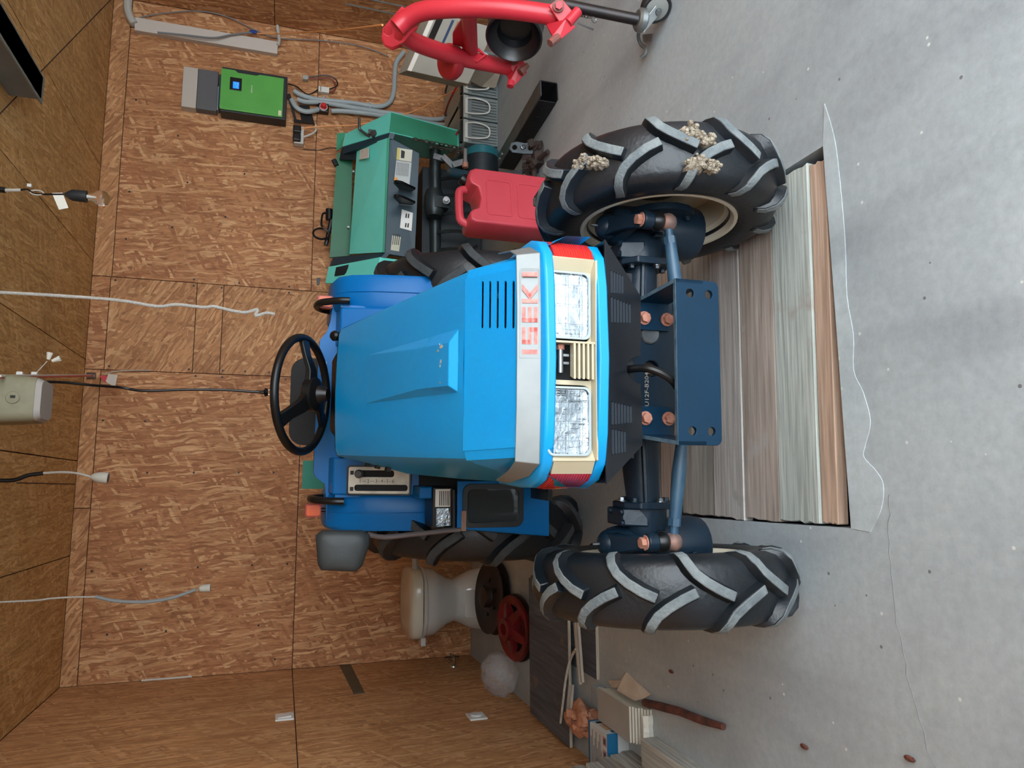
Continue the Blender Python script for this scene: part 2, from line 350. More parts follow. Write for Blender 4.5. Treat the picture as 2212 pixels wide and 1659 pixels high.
# planks over the pit
pw = [wood('plank_orange', (172, 144, 124), (194, 166, 146), (206, 182, 164), patch=(184, 178, 170)), wood('plank_pale', (164, 170, 164), (182, 188, 182), (194, 200, 193), patch=(160, 150, 142)),
      wood('plank_brown', (160, 146, 136), (182, 168, 158), (196, 184, 174), patch=(176, 172, 168)), wood('plank_grey', (166, 160, 155), (186, 181, 176), (198, 194, 190), patch=(150, 143, 137)), wood('plank_old', (150, 147, 142), (168, 166, 160), (184, 182, 176))]
for y0, y1, x0, x1, mi, z, lb in ((1.350, 1.402, -.088, .775, 0, -.007, 'narrow orange-brown plank at the near edge of the pit'), (1.405, 1.545, -.091, .785, 1, -.002, 'wide pale grey-green plank, second from the near edge of the pit'),
                                  (1.549, 1.690, -.093, .785, 2, -.004, 'brown plank with long grain flames beside the pale plank'), (1.694, 1.835, -.093, .78, 3, -.002, 'wide grey plank with dark knots below the bumper'),
                                  (1.838, 2.015, -.09, .775, 4, -.006, 'grey weathered plank under the front axle'), (2.018, 2.15, -.06, .77, 2, -.006, 'farthest brown plank over the pit under the engine')):
    p = MB(); k = 9; th = .03
    e0 = [(x0 + random.uniform(-.003, .004), y0 + (y1 - y0) * i / (k - 1)) for i in range(k)]; e1 = [(x1 + random.uniform(-.004, .004), y0 + (y1 - y0) * i / (k - 1)) for i in range(k)]
    p.prism([(a - x0, b - y0) for a, b in e1] + [(a - x0, b - y0) for a, b in reversed(e0)], th)
    o = p.build('plank', pw[mi], None, smooth=0, bevel=.002, seg=1, loc=(x0, y0, z - th)); o.rotation_euler = (0, 0, R(-2.6)); tag(o, lb, 'plank', 'planks covering the inspection pit')
# front wall left of the open door, behind the viewer
wf = shell('wall_front', XL - .12, -.15, YF - .12, YF, -.02, ZC + .1, seam_m)
yard_bounce = MB().add([(-9, YF - 12, -.01), (11, YF - 12, -.01), (11, YF, -.01), (-9, YF, -.01)], [(0, 1, 2, 3)]).build('ground_bounce', pm('bounce_pale', (206, 204, 198), .9, 0, (196, 194, 188), 3), None, smooth=0, fix=False); yard_bounce['kind'] = 'structure'  # unseen pale ground, added to bounce daylight up to the ceiling
# old hairline cracks in the concrete
ck = pm('crack_dark', (140, 145, 148), .9)
for pts in ([(-.02, 1.19), (-.1, 1.2), (-.2, 1.205), (-.33, 1.19), (-.45, 1.165), (-.58, 1.12), (-.7, 1.10)],):
    P_ = [Vector((x, y, 0)) for x, y in pts]; sp_ = smooth_path(P_, 5); sp_ = [p + Vector((random.uniform(-.004, .004), random.uniform(-.004, .004), 0)) for p in sp_]
    MB().prism([(p.x, p.y) for p in sp_] + [(p.x + .0018, p.y + .0022) for p in reversed(sp_)], .0004).build('crack_line', ck, floor, smooth=0)
# ================================================================== the tractor (local frame: x to the viewer's right, y towards its tail, z up; origin under the front axle)
hood_m = pm('hood_blue', (0, 148, 220), .3, 0, (8, 152, 220), 5, dirt=(40, 146, 200), damt=.3, dscale=7, bump=.03, bscale=40)
blue_m = pm('fender_blue', (0, 98, 168), .34, 0, (0, 104, 174), 3, spec=.22)
cream_m = pm('cream_plastic', (192, 182, 155), .42, 0, (184, 172, 144), 9)
silver_m = pm('silver_band', (132, 136, 136), .36, .2, (121, 126, 126), 14)
letter_m = pm('letter_red', (226, 92, 84), .45, 0, (232, 140, 128), 60)
navy_m = pm('chassis_navy', (14, 31, 45), .36, 0, (19, 38, 53), 10, dirt=(38, 42, 44), damt=.3, dscale=14, bump=.08, bscale=60, spec=.35)
navyp_m = pm('bumper_navy', (6, 40, 62), .36, 0, (8, 46, 70), 6, dirt=(40, 74, 92), damt=.2, dscale=16, spec=.28)
gril_m = pm('grille_black', (19, 23, 29), .28, 0, (25, 29, 35), 10)
black_m = pm('black_plastic', (12, 13, 15), .36, 0, (19, 20, 22), 12, spec=.4)
dark_m = pm('engine_dark', (16, 18, 22), .7)
rub_m = pm('tyre_rubber', (16, 22, 27), .4, 0, (24, 31, 38), 7, dirt=(52, 54, 53), damt=.3, dscale=12, bump=.12, bscale=90)
lugt_m = pm('lug_dusty', (92, 101, 105), .8, 0, (124, 131, 132), 22, dirt=(78, 76, 70), damt=.3, dscale=30, bump=.35, bscale=140)
lugr_m = pm('lug_dusty_rear', (44, 50, 54), .75, 0, (62, 67, 70), 22, bump=.3, bscale=140)
rim_m = pm('rim_cream', (226, 218, 198), .45, 0, (214, 204, 182), 7, dirt=(120, 98, 78), damt=.3, dscale=16)
rust_m = pm('rusty_bolt', (172, 112, 92), .7, .2, (196, 142, 122), 60, bump=.3, bscale=200)
steel_m = pm('steel_bare', (150, 156, 160), .32, .9, (120, 124, 128), 20)
amber_m = pm('amber_lens', (208, 80, 12), .3, 0, (220, 96, 22), 40)
mirr_m = pm('mirror_shell', (44, 50, 53), .55, 0, (54, 60, 62), 8, bump=.05, bscale=160)
white_m = pm('white_print', (224, 224, 216), .5)
blk_m = pm('black_print', (22, 22, 24), .6)
def glassm(name, col=(.95, .98, 1, 1), rough=.04, ior=1.25):
    mt, nt, b = nodes(name); b.inputs['Base Color'].default_value = col; b.inputs['Transmission Weight'].default_value = 1; b.inputs['Roughness'].default_value = rough; b.inputs['IOR'].default_value = ior
    return mt, nt, b
lens_m, nt, b = glassm('headlight_glass', ior=1.18)
co = coords(nt, False); wv = N(nt, 'TexWave', wave_type='BANDS', bands_direction='X'); wv.inputs['Scale'].default_value = 34; wv.inputs['Distortion'].default_value = .6; nt.links.new(co, wv.inputs['Vector'])
bp = N(nt, 'Bump'); bp.inputs['Strength'].default_value = .55; bp.inputs['Distance'].default_value = .004; nt.links.new(wv.outputs[1], bp.inputs['Height']); nt.links.new(bp.outputs[0], b.inputs['Normal'])
refl_m = pm('reflector', (228, 234, 238), .1, 1.0, (140, 148, 154), 16, bump=.22, bscale=36)  # second grey tone imitates uneven reflections in the bowl
redl_m, nt, b = nodes('red_lens'); b.inputs['Base Color'].default_value = lin((222, 44, 38)); b.inputs['Roughness'].default_value = .28; b.inputs['Coat Weight'].default_value = .4
co = coords(nt, False); wv = N(nt, 'TexWave', wave_type='BANDS', bands_direction='Z'); wv.inputs['Scale'].default_value = 55; nt.links.new(co, wv.inputs['Vector'])
bp = N(nt, 'Bump'); bp.inputs['Strength'].default_value = .7; bp.inputs['Distance'].default_value = .003; nt.links.new(wv.outputs[1], bp.inputs['Height']); nt.links.new(bp.outputs[0], b.inputs['Normal'])

TR = thing('tractor', 'blue compact tractor with silver lettered nose and cream headlight panel parked over the pit', 'tractor', (.268, 1.57, 0), R(-2.5))

# ---- hood: sloping top, steeper front facet with five slots, flared sides
st = [(-.235, .2, .76, .262, .60), (-.09, .207, .83, .262, .60), (.1, .206, .882, .262, .60), (.3, .204, .936, .262, .64), (.45, .203, .977, .252, .80), (.7, .2, 1.045, .205, 1.005)]
def hood_ring(y, w, zt, wb, zb, crown=.006):
    half = [(wb, zb), (wb - .004, zb + .35 * (zt - zb)), (w + .35 * (wb - w), zb + .72 * (zt - zb)), (w + .006, zt - .02), (w - .004, zt - .005), (w - .02, zt), (w * .5, zt + crown * .7)]
    r_ = [(x, y, z) for x, z in half] + [(0, y, zt + crown)] + [(-x, y, z) for x, z in reversed(half)]
    return [Vector(p) for p in r_]
hb = MB()
rings = [hood_ring(*s) for s in st[1:]]
hb.loft(rings, cap=False, ringclosed=False)
# sides only for the front bay, the facet itself is a plate with slots
ra, rb = hood_ring(*st[0], crown=0), hood_ring(*st[1], crown=0)
hb.loft([ra[:6], rb[:6]], cap=False, ringclosed=False); hb.loft([ra[-6:], rb[-6:]], cap=False, ringclosed=False)
fx = FR((0, -.235, .76), (1, 0, 0), Vector((1, 0, 0)).cross(Vector((0, .145, .07))))
flen = math.hypot(.145, .07)
slots = []
for i in range(5):
    v = .012 + i * .0238; x0, x1 = .062 + i * .0032, .152 + i * .004; r_ = .0045
    slots.append([(x0 + r_ * math.cos(R(90 + 30 * k)), v + r_ * math.sin(R(90 + 30 * k))) for k in range(7)] + [(x1 + r_ * math.cos(R(-90 + 30 * k)), v + r_ * math.sin(R(-90 + 30 * k))) for k in range(7)])
hb.prism([(-.18, 0), (.18, 0), (.187, flen + .004), (-.187, flen + .004)], .003, fx, holes=slots)
for s_ in (-1, 1): hb.add([(s_ * .18, -.235, .761), (s_ * .2, -.235, .757), (s_ * .207, -.09, .827), (s_ * .187, -.09, .832)], [(0, 1, 2, 3)])
# rear lip
hb.loft([rings[-1], [Vector((p.x, p.y + .014, p.z - .002)) for p in rings[-1]], [Vector((p.x * .96, p.y + .016, p.z - .03)) for p in rings[-1]]], cap=False, ringclosed=False)
hood = hb.build('hood', hood_m, TR, smooth=28, fix=False)
MB().bx(-.19, .19, -.22, -.1, .70, .752).build('slot_backing', dark_m, hood, smooth=0)
sl = MB()
MB().loft([[Vector((p.x * 1.005, .716, p.z + .001)) for p in rings[-1][3:-3]], [Vector((p.x * 1.005, .728, p.z - .001)) for p in rings[-1][3:-3]], [Vector((p.x * .97, .73, p.z - .02)) for p in rings[-1][3:-3]]], cap=False, ringclosed=False).build('rear_seal', pm('grey_seal', (96, 92, 92), .7), hood, fix=False)
# raised wedge on the hood top
def top(x, y): return Vector((x, y, .83 + (y + .09) * .2722 + .006))
wz = .016
P = [top(.084, .45), top(.080, -.066), top(-.059, -.066), top(-.052, .45), top(.056, .1), top(.05, -.055), top(-.045, -.055), top(-.04, .1)]
P[4].z += wz * .75; P[5].z += wz; P[6].z += wz; P[7].z += wz * .75
MB().add(P, [(0, 1, 5, 4), (1, 2, 6, 5), (2, 3, 7, 6), (0, 4, 7, 3), (4, 5, 6, 7)]).build('hood_bulge', hood_m, hood, smooth=0, bevel=.002, fix=True)
# chips of missing paint on the bulge
chip_m = pm('paint_chip', (196, 186, 176), .8, 0, (120, 116, 110), 90)
for cx, cy, a, b2 in ((.045, -.02, .005, .010), (.038, -.004, .003, .006), (.012, -.018, .006, .004), (.003, -.016, .004, .003), (-.035, -.018, .003, .004), (.052, -.012, .003, .003)):
    q = top(cx, cy); q.z += wz * (.93) + .0006
    MB().prism([(a * math.cos(t * .7) * random.uniform(.6, 1.1), b2 * math.sin(t * .7) * random.uniform(.6, 1.1)) for t in range(9)], .0006, Matrix.Translation(q) @ RX(12)).build('paint_chip', chip_m, hood, smooth=0)
# vents on the left flank
for y in (.5, .575, .65):
    z = 1.0 - (.7 - y) * .27 - .035
    MB().box((-.224 + (.65 - y) * -.08, y, z), (.012, .045, .012), (0, R(12), 0)).build('side_vent', dark_m, hood, smooth=0)
# silver band with the maker's letters
tp = [(-.247, -.095, .762), (-.226, -.19, .764), (-.206, -.232, .764), (-.1, -.239, .764), (0, -.240, .764), (.1, -.239, .764), (.206, -.232, .764), (.226, -.19, .764), (.247, -.095, .762)]
bt = [(-.253, -.10, .735), (-.235, -.2, .722), (-.211, -.246, .717), (-.1, -.253, .717), (0, -.254, .717), (.1, -.253, .717), (.211, -.246, .717), (.235, -.2, .722), (.253, -.10, .735)]
def off(p, d): return Vector(p) + Vector((p[0] * d * 2.2, -d, d * .5))
MB().loft([[Vector(a), off(a, .004), off(b_, .004), Vector(b_)] for a, b_ in zip(tp, bt)]).build('silver_band', silver_m, hood, smooth=30, bevel=.0015)
bandf = FR((.087, -.2505, .7408), (1, 0, 0), (0, -.047, .0135))
def stroke(b_, x0, x1, y0, y1): b_.add([bandf @ Vector(p) for p in ((x0, y0, .0002), (x1, y0, .0002), (x1, y1, .0002), (x0, y1, .0002), (x0, y0, .0016), (x1, y0, .0016), (x1, y1, .0016), (x0, y1, .0016))], [(0, 3, 2, 1), (4, 5, 6, 7), (0, 1, 5, 4), (1, 2, 6, 5), (2, 3, 7, 6), (3, 0, 4, 7)])
H_ = .0155; w_ = .0085
def letter(kind, x):
    b_ = MB()
    if kind == 'I': stroke(b_, x - .0045, x + .0045, -H_, H_)
    if kind == 'S':
        for y0 in (-H_, -.0035, H_ - .007): stroke(b_, x - .017, x + .017, y0, y0 + .007)
        stroke(b_, x - .017, x - .017 + w_, 0, H_); stroke(b_, x + .017 - w_, x + .017, -H_, 0)
    if kind == 'E':
        stroke(b_, x - .015, x - .015 + w_, -H_, H_)
        for y0 in (-H_, -.0035, H_ - .007): stroke(b_, x - .015, x + .016, y0, y0 + .007)
    if kind == 'K':
        stroke(b_, x - .018, x - .018 + w_, -H_, H_)
        for sg in (-1, 1):
            M_ = bandf @ Matrix(((sg, 0, 0, 0), (0, sg, 0, 0), (0, 0, 1, 0), (0, 0, 0, 1))) if False else bandf
            b_.add([M_ @ Vector(p) for z in (.0002, .0016) for p in ((x - .0095, sg * .001, z), (x - .002, -sg * .004, z), (x + .021, sg * H_, z), (x + .009, sg * H_, z))], [(0, 1, 2, 3), (4, 5, 6, 7), (0, 1, 5, 4), (1, 2, 6, 5), (2, 3, 7, 6), (3, 0, 4, 7)])
    return b_
for kind, x in (('I', -.0785), ('S', -.046), ('E', -.004), ('K', .038), ('I', .0785)):
    letter(kind, x).build('letter', letter_m, hood, smooth=0)
tr_m = pm('letter_outline', (150, 154, 154), .5)
fr = MB()
for x0, x1, y0, y1 in ((-.09, .09, H_ + .003, H_ + .0042), (-.09, .09, -H_ - .0042, -H_ - .003), (-.0905, -.09, -H_ - .004, H_ + .004), (.09, .0905, -H_ - .004, H_ + .004)): stroke(fr, x0, x1, y0, y1)
fr.build('letter_frame', tr_m, hood, smooth=0)

# ---- nose: blue brow and lower rail wrapped round a cream tray with two headlights
plan = [(-.262, .05), (-.265, -.1), (-.262, -.17), (-.245, -.222), (-.212, -.254), (-.15, -.266), (0, -.275), (.15, -.266), (.212, -.254), (.245, -.222), (.262, -.17), (.265, -.1), (.262, .05)]
def rail(name, prof, mat, sub=None, par=TR, bevel=.004):
    """prof: (inward offset, z) loop swept along the plan of the nose"""
    rg = []
    for i, (x, y) in enumerate(plan):
        a = Vector(plan[max(0, i - 1)]); c = Vector(plan[min(len(plan) - 1, i + 1)]); t = (c - a).normalized(); n_ = Vector((-t.y, t.x))
        rg.append([Vector((x + n_.x * o_, y + n_.y * o_, z)) for o_, z in prof])
    return MB().loft(rg).build(name, mat, par, smooth=40, bevel=bevel)
rail('nose_brow', [(0, .692), (0, .712), (.012, .719), (.034, .722), (.034, .700), (.02, .692)], hood_m)
rail('nose_rail', [(0, .578), (0, .600), (.02, .602), (.02, .578)], hood_m, bevel=.003)
# side decals of the left and right flank (orange and grey stripes)
for s_ in (-1, 1):
    for k, (z0, z1, cc) in enumerate(((.645, .672, (206, 52, 44)), (.625, .643, (228, 150, 60)), (.606, .622, (190, 196, 196)))):
        MB().box((s_ * .2655, -.06, (z0 + z1) / 2), (.0012, .17 - k * .03, z1 - z0)).build('stripe_decal', pm('decal%d' % k, cc, .5), TR, smooth=0)
# cream tray
bz = MB()
FP = T(0, -.24, 0) @ RX(90)      # XY of the panel -> XZ of the tractor, +Z of the panel -> -Y
bz.prism([(-.212, .600), (.212, .600), (.212, .705), (-.212, .705)], .006, FP, holes=[rrect(.034, .180, .609, .704, .016), rrect(-.200, -.054, .609, .704, .016), rrect(-.044, .030, .606, .700, .003)])
for s_ in (-1, 1): bz.add([(s_ * .180, -.246, .602), (s_ * .206, -.257, .602), (s_ * .206, -.257, .694), (s_ * .180, -.246, .694), (s_ * .186, -.24, .602), (s_ * .21, -.25, .602), (s_ * .21, -.25, .694), (s_ * .186, -.24, .694)], [(0, 1, 2, 3), (7, 6, 5, 4), (0, 4, 5, 1), (2, 6, 7, 3), (1, 5, 6, 2)])
bz.hexa([Vector(p) for p in ((-.205, -.262, .598), (.205, -.262, .598), (.21, -.236, .598), (-.21, -.236, .598), (-.205, -.262, .602), (.205, -.262, .602), (.19, -.238, .609), (-.19, -.238, .609))])
bezel = bz.build('headlight_panel', cream_m, TR, smooth=30, bevel=.0012, seg=1)
# bars of the little grille between the lamps
for i in range(5):
    MB().hexa([Vector(p) for p in ((-.043, -.266, .609 + i * .0098), (.030, -.266, .609 + i * .0098), (.030, -.247, .609 + i * .0098), (-.036, -.247, .609 + i * .0098), (-.043, -.266, .6135 + i * .0098), (.030, -.266, .6135 + i * .0098), (.030, -.247, .6135 + i * .0098), (-.036, -.247, .6135 + i * .0098))]).build('grille_bar', cream_m, bezel, smooth=0)
MB().bx(.029, .033, -.266, -.24, .606, .695).build('grille_post', cream_m, bezel, smooth=0)
MB().bx(-.046, .034, -.215, -.20, .58, .70).build('grille_backing', dark_m, bezel, smooth=0)
lt = MB().tube([(-.03, -.246, .674), (.018, -.246, .674)], .0065, 12); lt.build('latch_rod', steel_m, bezel)
MB().tube([(.017, -.246, .674), (.027, -.246, .674)], .0085, 6).build('latch_bolt', rust_m, bezel, smooth=0)
for xx in (-.012, .004): MB().bx(xx, xx + .005, -.246, -.205, .655, .672).build('latch_bracket', steel_m, bezel, smooth=0)
# headlights: reflector bowl, bulb cap, fluted lens
for x0, x1 in ((.038, .177), (-.197, -.058)):
    hl = MB()
    outer = rrect(x0, x1, .612, .706, .014); cx, cz = (x0 + x1) / 2, .665
    rg = []
    for sc_, y in ((1, -.252), (.94, -.246), (.8, -.222), (.55, -.2), (.25, -.19)): rg.append([Vector((cx + (x - cx) * sc_, y, cz + (z - cz) * sc_)) for x, z in outer])
    hl.loft(rg, cap=True)
    h_o = hl.build('headlight', refl_m, TR, smooth=40)
    MB().loft([[Vector((cx + (x - cx) * q, y, cz + (z - cz) * q)) for x, z in outer] for q, y in ((1.0, -.246), (1.0, -.254), (.93, -.2595), (.6, -.262), (.2, -.263))], cap=True).build('lens', lens_m, h_o, smooth=60)
    rim_pts = [(x, z) for x, z in outer]; inn = [(cx + (x - cx) * .93, cz + (z - cz) * .9) for x, z in outer]
    MB().prism(outer, .006, T(0, -.2535, 0) @ RX(90), holes=[inn]).build('lens_rim', pm('lens_rim', (176, 188, 192), .3, .4), h_o, smooth=0, bevel=.001)
    MB().lathe([(.014, 0), (.014, .012), (.009, .02)], 14, T(cx, -.205, .668) @ RX(90)).build('bulb_cap', steel_m, h_o)
    for k in range(2): MB().bx(x0 + .006, x1 - .006, -.2612, -.2600, .632 + k * .03, .6326 + k * .03).build('lens_line', pm('lens_line', (150, 160, 166), .4), h_o, smooth=0)
    for k in range(3): MB().bx(x0 + .03 + k * .04, x0 + .0305 + k * .04, -.2612, -.2600, .618, .69).build('lens_line', MATS['lens_line'], h_o, smooth=0)
# corner lamps (red, ribbed) and cream corner on the left
def corner(name, idx, z0, z1, mat, s_, push=.0):
    pts = [Vector(p) for p in idx]
    MB().loft([[Vector((s_ * p.x, p.y, z0)), Vector((s_ * p.x, p.y, z1)), Vector((s_ * (p.x - .012), p.y + .012, z1)), Vector((s_ * (p.x - .012), p.y + .012, z0))] for p in pts]).build(name, mat, TR, smooth=40)
corner('corner_lamp', [(.206, -.2555), (.226, -.245), (.247, -.219), (.2625, -.17)], .603, .690, redl_m, 1)
corner('corner_lamp', [(.232, -.238), (.247, -.219), (.2625, -.17), (.265, -.1)], .603, .690, redl_m, -1)
corner('lamp_surround', [(.206, -.2555), (.232, -.239)], .603, .691, cream_m, -1)

# ---- black lower grille with slots and a round cut-out for the hose
gx = FR((0, -.258, .580), (1, 0, 0), Vector((1, 0, 0)).cross(Vector((0, .05, -.11))))
def slotrow(x0, x1, v): r_ = .0022; return [(x0 + r_ * math.cos(R(90 + 60 * k)), v + r_ * math.sin(R(90 + 60 * k))) for k in range(4)] + [(x1 + r_ * math.cos(R(-90 + 60 * k)), v + r_ * math.sin(R(-90 + 60 * k))) for k in range(4)]
sl = []; slot_glints = []
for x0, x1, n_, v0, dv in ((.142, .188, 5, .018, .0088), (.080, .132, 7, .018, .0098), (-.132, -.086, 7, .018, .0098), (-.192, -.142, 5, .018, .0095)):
    for i in range(n_): sl.append(slotrow(x0 + .001 * i, x1 - .001 * i, v0 + i * dv)); slot_glints.append((x0 + .001 * i, x1 - .001 * i, v0 + i * dv + .0012))
arc = [(-.012 - .03 * math.cos(R(a)), .115 - .048 * math.sin(R(a))) for a in range(0, 181, 15)]
gp = [(-.252, 0), (.252, 0), (.150, .117), (.052, .116)] + [(.032, .112)] + list(reversed([(x, y) for x, y in arc])) + [(-.05, .112), (-.066, .116), (-.172, .117)]
gy = FR((0, -.258, .580), (1, 0, 0), (0, -.11, -.05))
gy = Matrix((Vector((1, 0, 0)), Vector((0, .05, -.11)).normalized(), Vector((1, 0, 0)).cross(Vector((0, .05, -.11)).normalized()))).transposed().to_4x4(); gy.translation = (0, -.254, .580)
grl = MB().prism(gp, -.004, gy, holes=sl).build('lower_grille', gril_m, TR, smooth=0, bevel=.0008, seg=1)
cf = [(.066, .026), (.060, .109), (.036, .109)] + [(-.012 + (x + .012) * 1.06, .115 - (.115 - y) * 1.06) for x, y in reversed(arc) if y < .106] + [(-.058, .109), (-.078, .109), (-.084, .026)]
MB().prism(cf, .0035, gy @ T(0, 0, .0006)).build('grille_field', gril_m, grl, smooth=0, bevel=.0015, seg=1)
glint_m = pm('glint_grey', (74, 82, 92), .35, .3)  # pale bars paint in the gleam of the slot walls
for x0, x1, v in slot_glints: MB().hexa([gy @ Vector(p) for p in ((x0, v, -.006), (x1, v, -.006), (x1, v + .001, -.006), (x0, v + .001, -.006), (x0, v, .0004), (x1, v, .0004), (x1, v + .001, .0004), (x0, v + .001, .0004))]).build('slat', glint_m, grl, smooth=0)
# raised frame of the middle field
fr = MB(); pth = [(.064, .022), (-.084, .022), (-.092, .034), (-.088, .112)]
fr.tube([gy @ Vector((x, y, .002)) for x, y in [(.075, .112), (.078, .034), (.070, .022), (-.084, .022), (-.092, .034), (-.088, .112)]], .0032, 6)
fr.build('grille_moulding', gril_m, grl)
for s_ in (-1, 1):
    MB().add([gy @ Vector((s_ * .250, 0, 0)), gy @ Vector((s_ * .152, .117, 0)), Vector((s_ * .155, -.08, .47)), Vector((s_ * .255, -.02, .58))], [(0, 1, 2, 3)]).build('grille_flank', gril_m, grl, smooth=0)
MB().bx(-.2, .2, -.205, -.16, .49, .60).build('radiator', dark_m, TR, smooth=0)

# ---- chassis front plate, bumper bracket, bolts, hose
ch = MB(); CP = T(0, -.145, 0) @ RX(90)
ch.prism([(-.165, .375), (-.15, .362), (-.06, .358), (.06, .358), (.15, .362), (.165, .375), (.165, .50), (-.165, .50)], .01, CP, holes=[circ(0, .418, .019, 18), rrect(.055, .107, .402, .44, .018, 5)])
cp_ = ch.build('chassis_plate', navy_m, TR, smooth=0, bevel=.002)
MB().bx(-.15, .15, -.134, .1, .36, .52).build('chassis_block', navy_m, TR, smooth=0, bevel=.01)
MB().lathe([(.017, 0), (.017, .004), (.012, .004), (.012, .008), (.008, .008)], 18, T(0, -.135, .418) @ RX(90)).build('crank_end', pm('greasy', (70, 60, 48), .5, .4, (40, 36, 32), 60), cp_)
for k in range(4): MB().lathe([(.021, k * .006), (.024, k * .006 + .003), (.021, k * .006 + .006)], 20, T(.08, -.134, .421) @ RX(90) ).build('spring_coil', steel_m if k % 2 else navy_m, cp_)
text_mesh('casting_number', '7U12F-B2040', .0135, T(-.047, -.156, .431) @ RX(90) , pm('stamp_pale', (136, 132, 122), .6), cp_, sx=1.25)
bmp = MB()
BP = T(0, -.285, 0) @ RX(90)
def rb(x0, x1, z0, z1, r_): # lower corners rounded
    return [(x0 + r_ - r_ * math.cos(R(a)), z0 + r_ - r_ * math.sin(R(a))) for a in range(0, 91, 18)] + [(x1 - r_ + r_ * math.sin(R(a)), z0 + r_ - r_ * math.cos(R(a))) for a in range(0, 91, 18)] + [(x1, z1), (x0, z1)]
bmp.prism(rb(-.173, .173, .333, .436, .014), .009, BP, holes=[circ(s_ * .144, z, .0093, 16) for s_ in (-1, 1) for z in (.402, .357)])
for s_ in (-1, 1):
    bmp.hexa([Vector(p) for p in ((s_ * .173, -.294, .370), (s_ * .164, -.294, .370), (s_ * .146, -.152, .378), (s_ * .155, -.152, .378), (s_ * .173, -.294, .436), (s_ * .164, -.294, .436), (s_ * .146, -.152, .456), (s_ * .155, -.152, .456))])
    bmp.bx(s_ * .155, s_ * .086, -.165, -.156, .378, .458)
bump = bmp.build('bumper_bracket', navyp_m, TR, smooth=30, bevel=.0025)
wear = pm('worn_edge', (96, 118, 132), .5, .3, (60, 84, 100), 60)
MB().bx(-.172, .172, -.2945, -.2855, .4362, .4368).build('worn_edge', wear, bump, smooth=0)
for s_ in (-1, 1): MB().hexa([Vector(p) for p in ((s_ * .1725, -.293, .4362), (s_ * .1645, -.293, .4362), (s_ * .1465, -.153, .4562), (s_ * .1545, -.153, .4562), (s_ * .1725, -.293, .4368), (s_ * .1645, -.293, .4368), (s_ * .1465, -.153, .4568), (s_ * .1545, -.153, .4568))]).build('worn_edge', wear, bump, smooth=0)
for s_ in (-1, 1):
    for z in (.441, .384): MB().hexbolt((s_ * .112, -.165, z), (0, -1, 0), .0115, .013).build('bolt', rust_m, bump, smooth=25)
hose = smooth_path([(-.012, -.16, .515), (-.012, -.215, .507), (-.015, -.262, .482), (-.035, -.272, .44), (-.065, -.25, .40), (-.09, -.215, .36), (-.1, -.19, .33)], 6)
MB().tube(hose, .0085, 10).build('hose', black_m, TR)

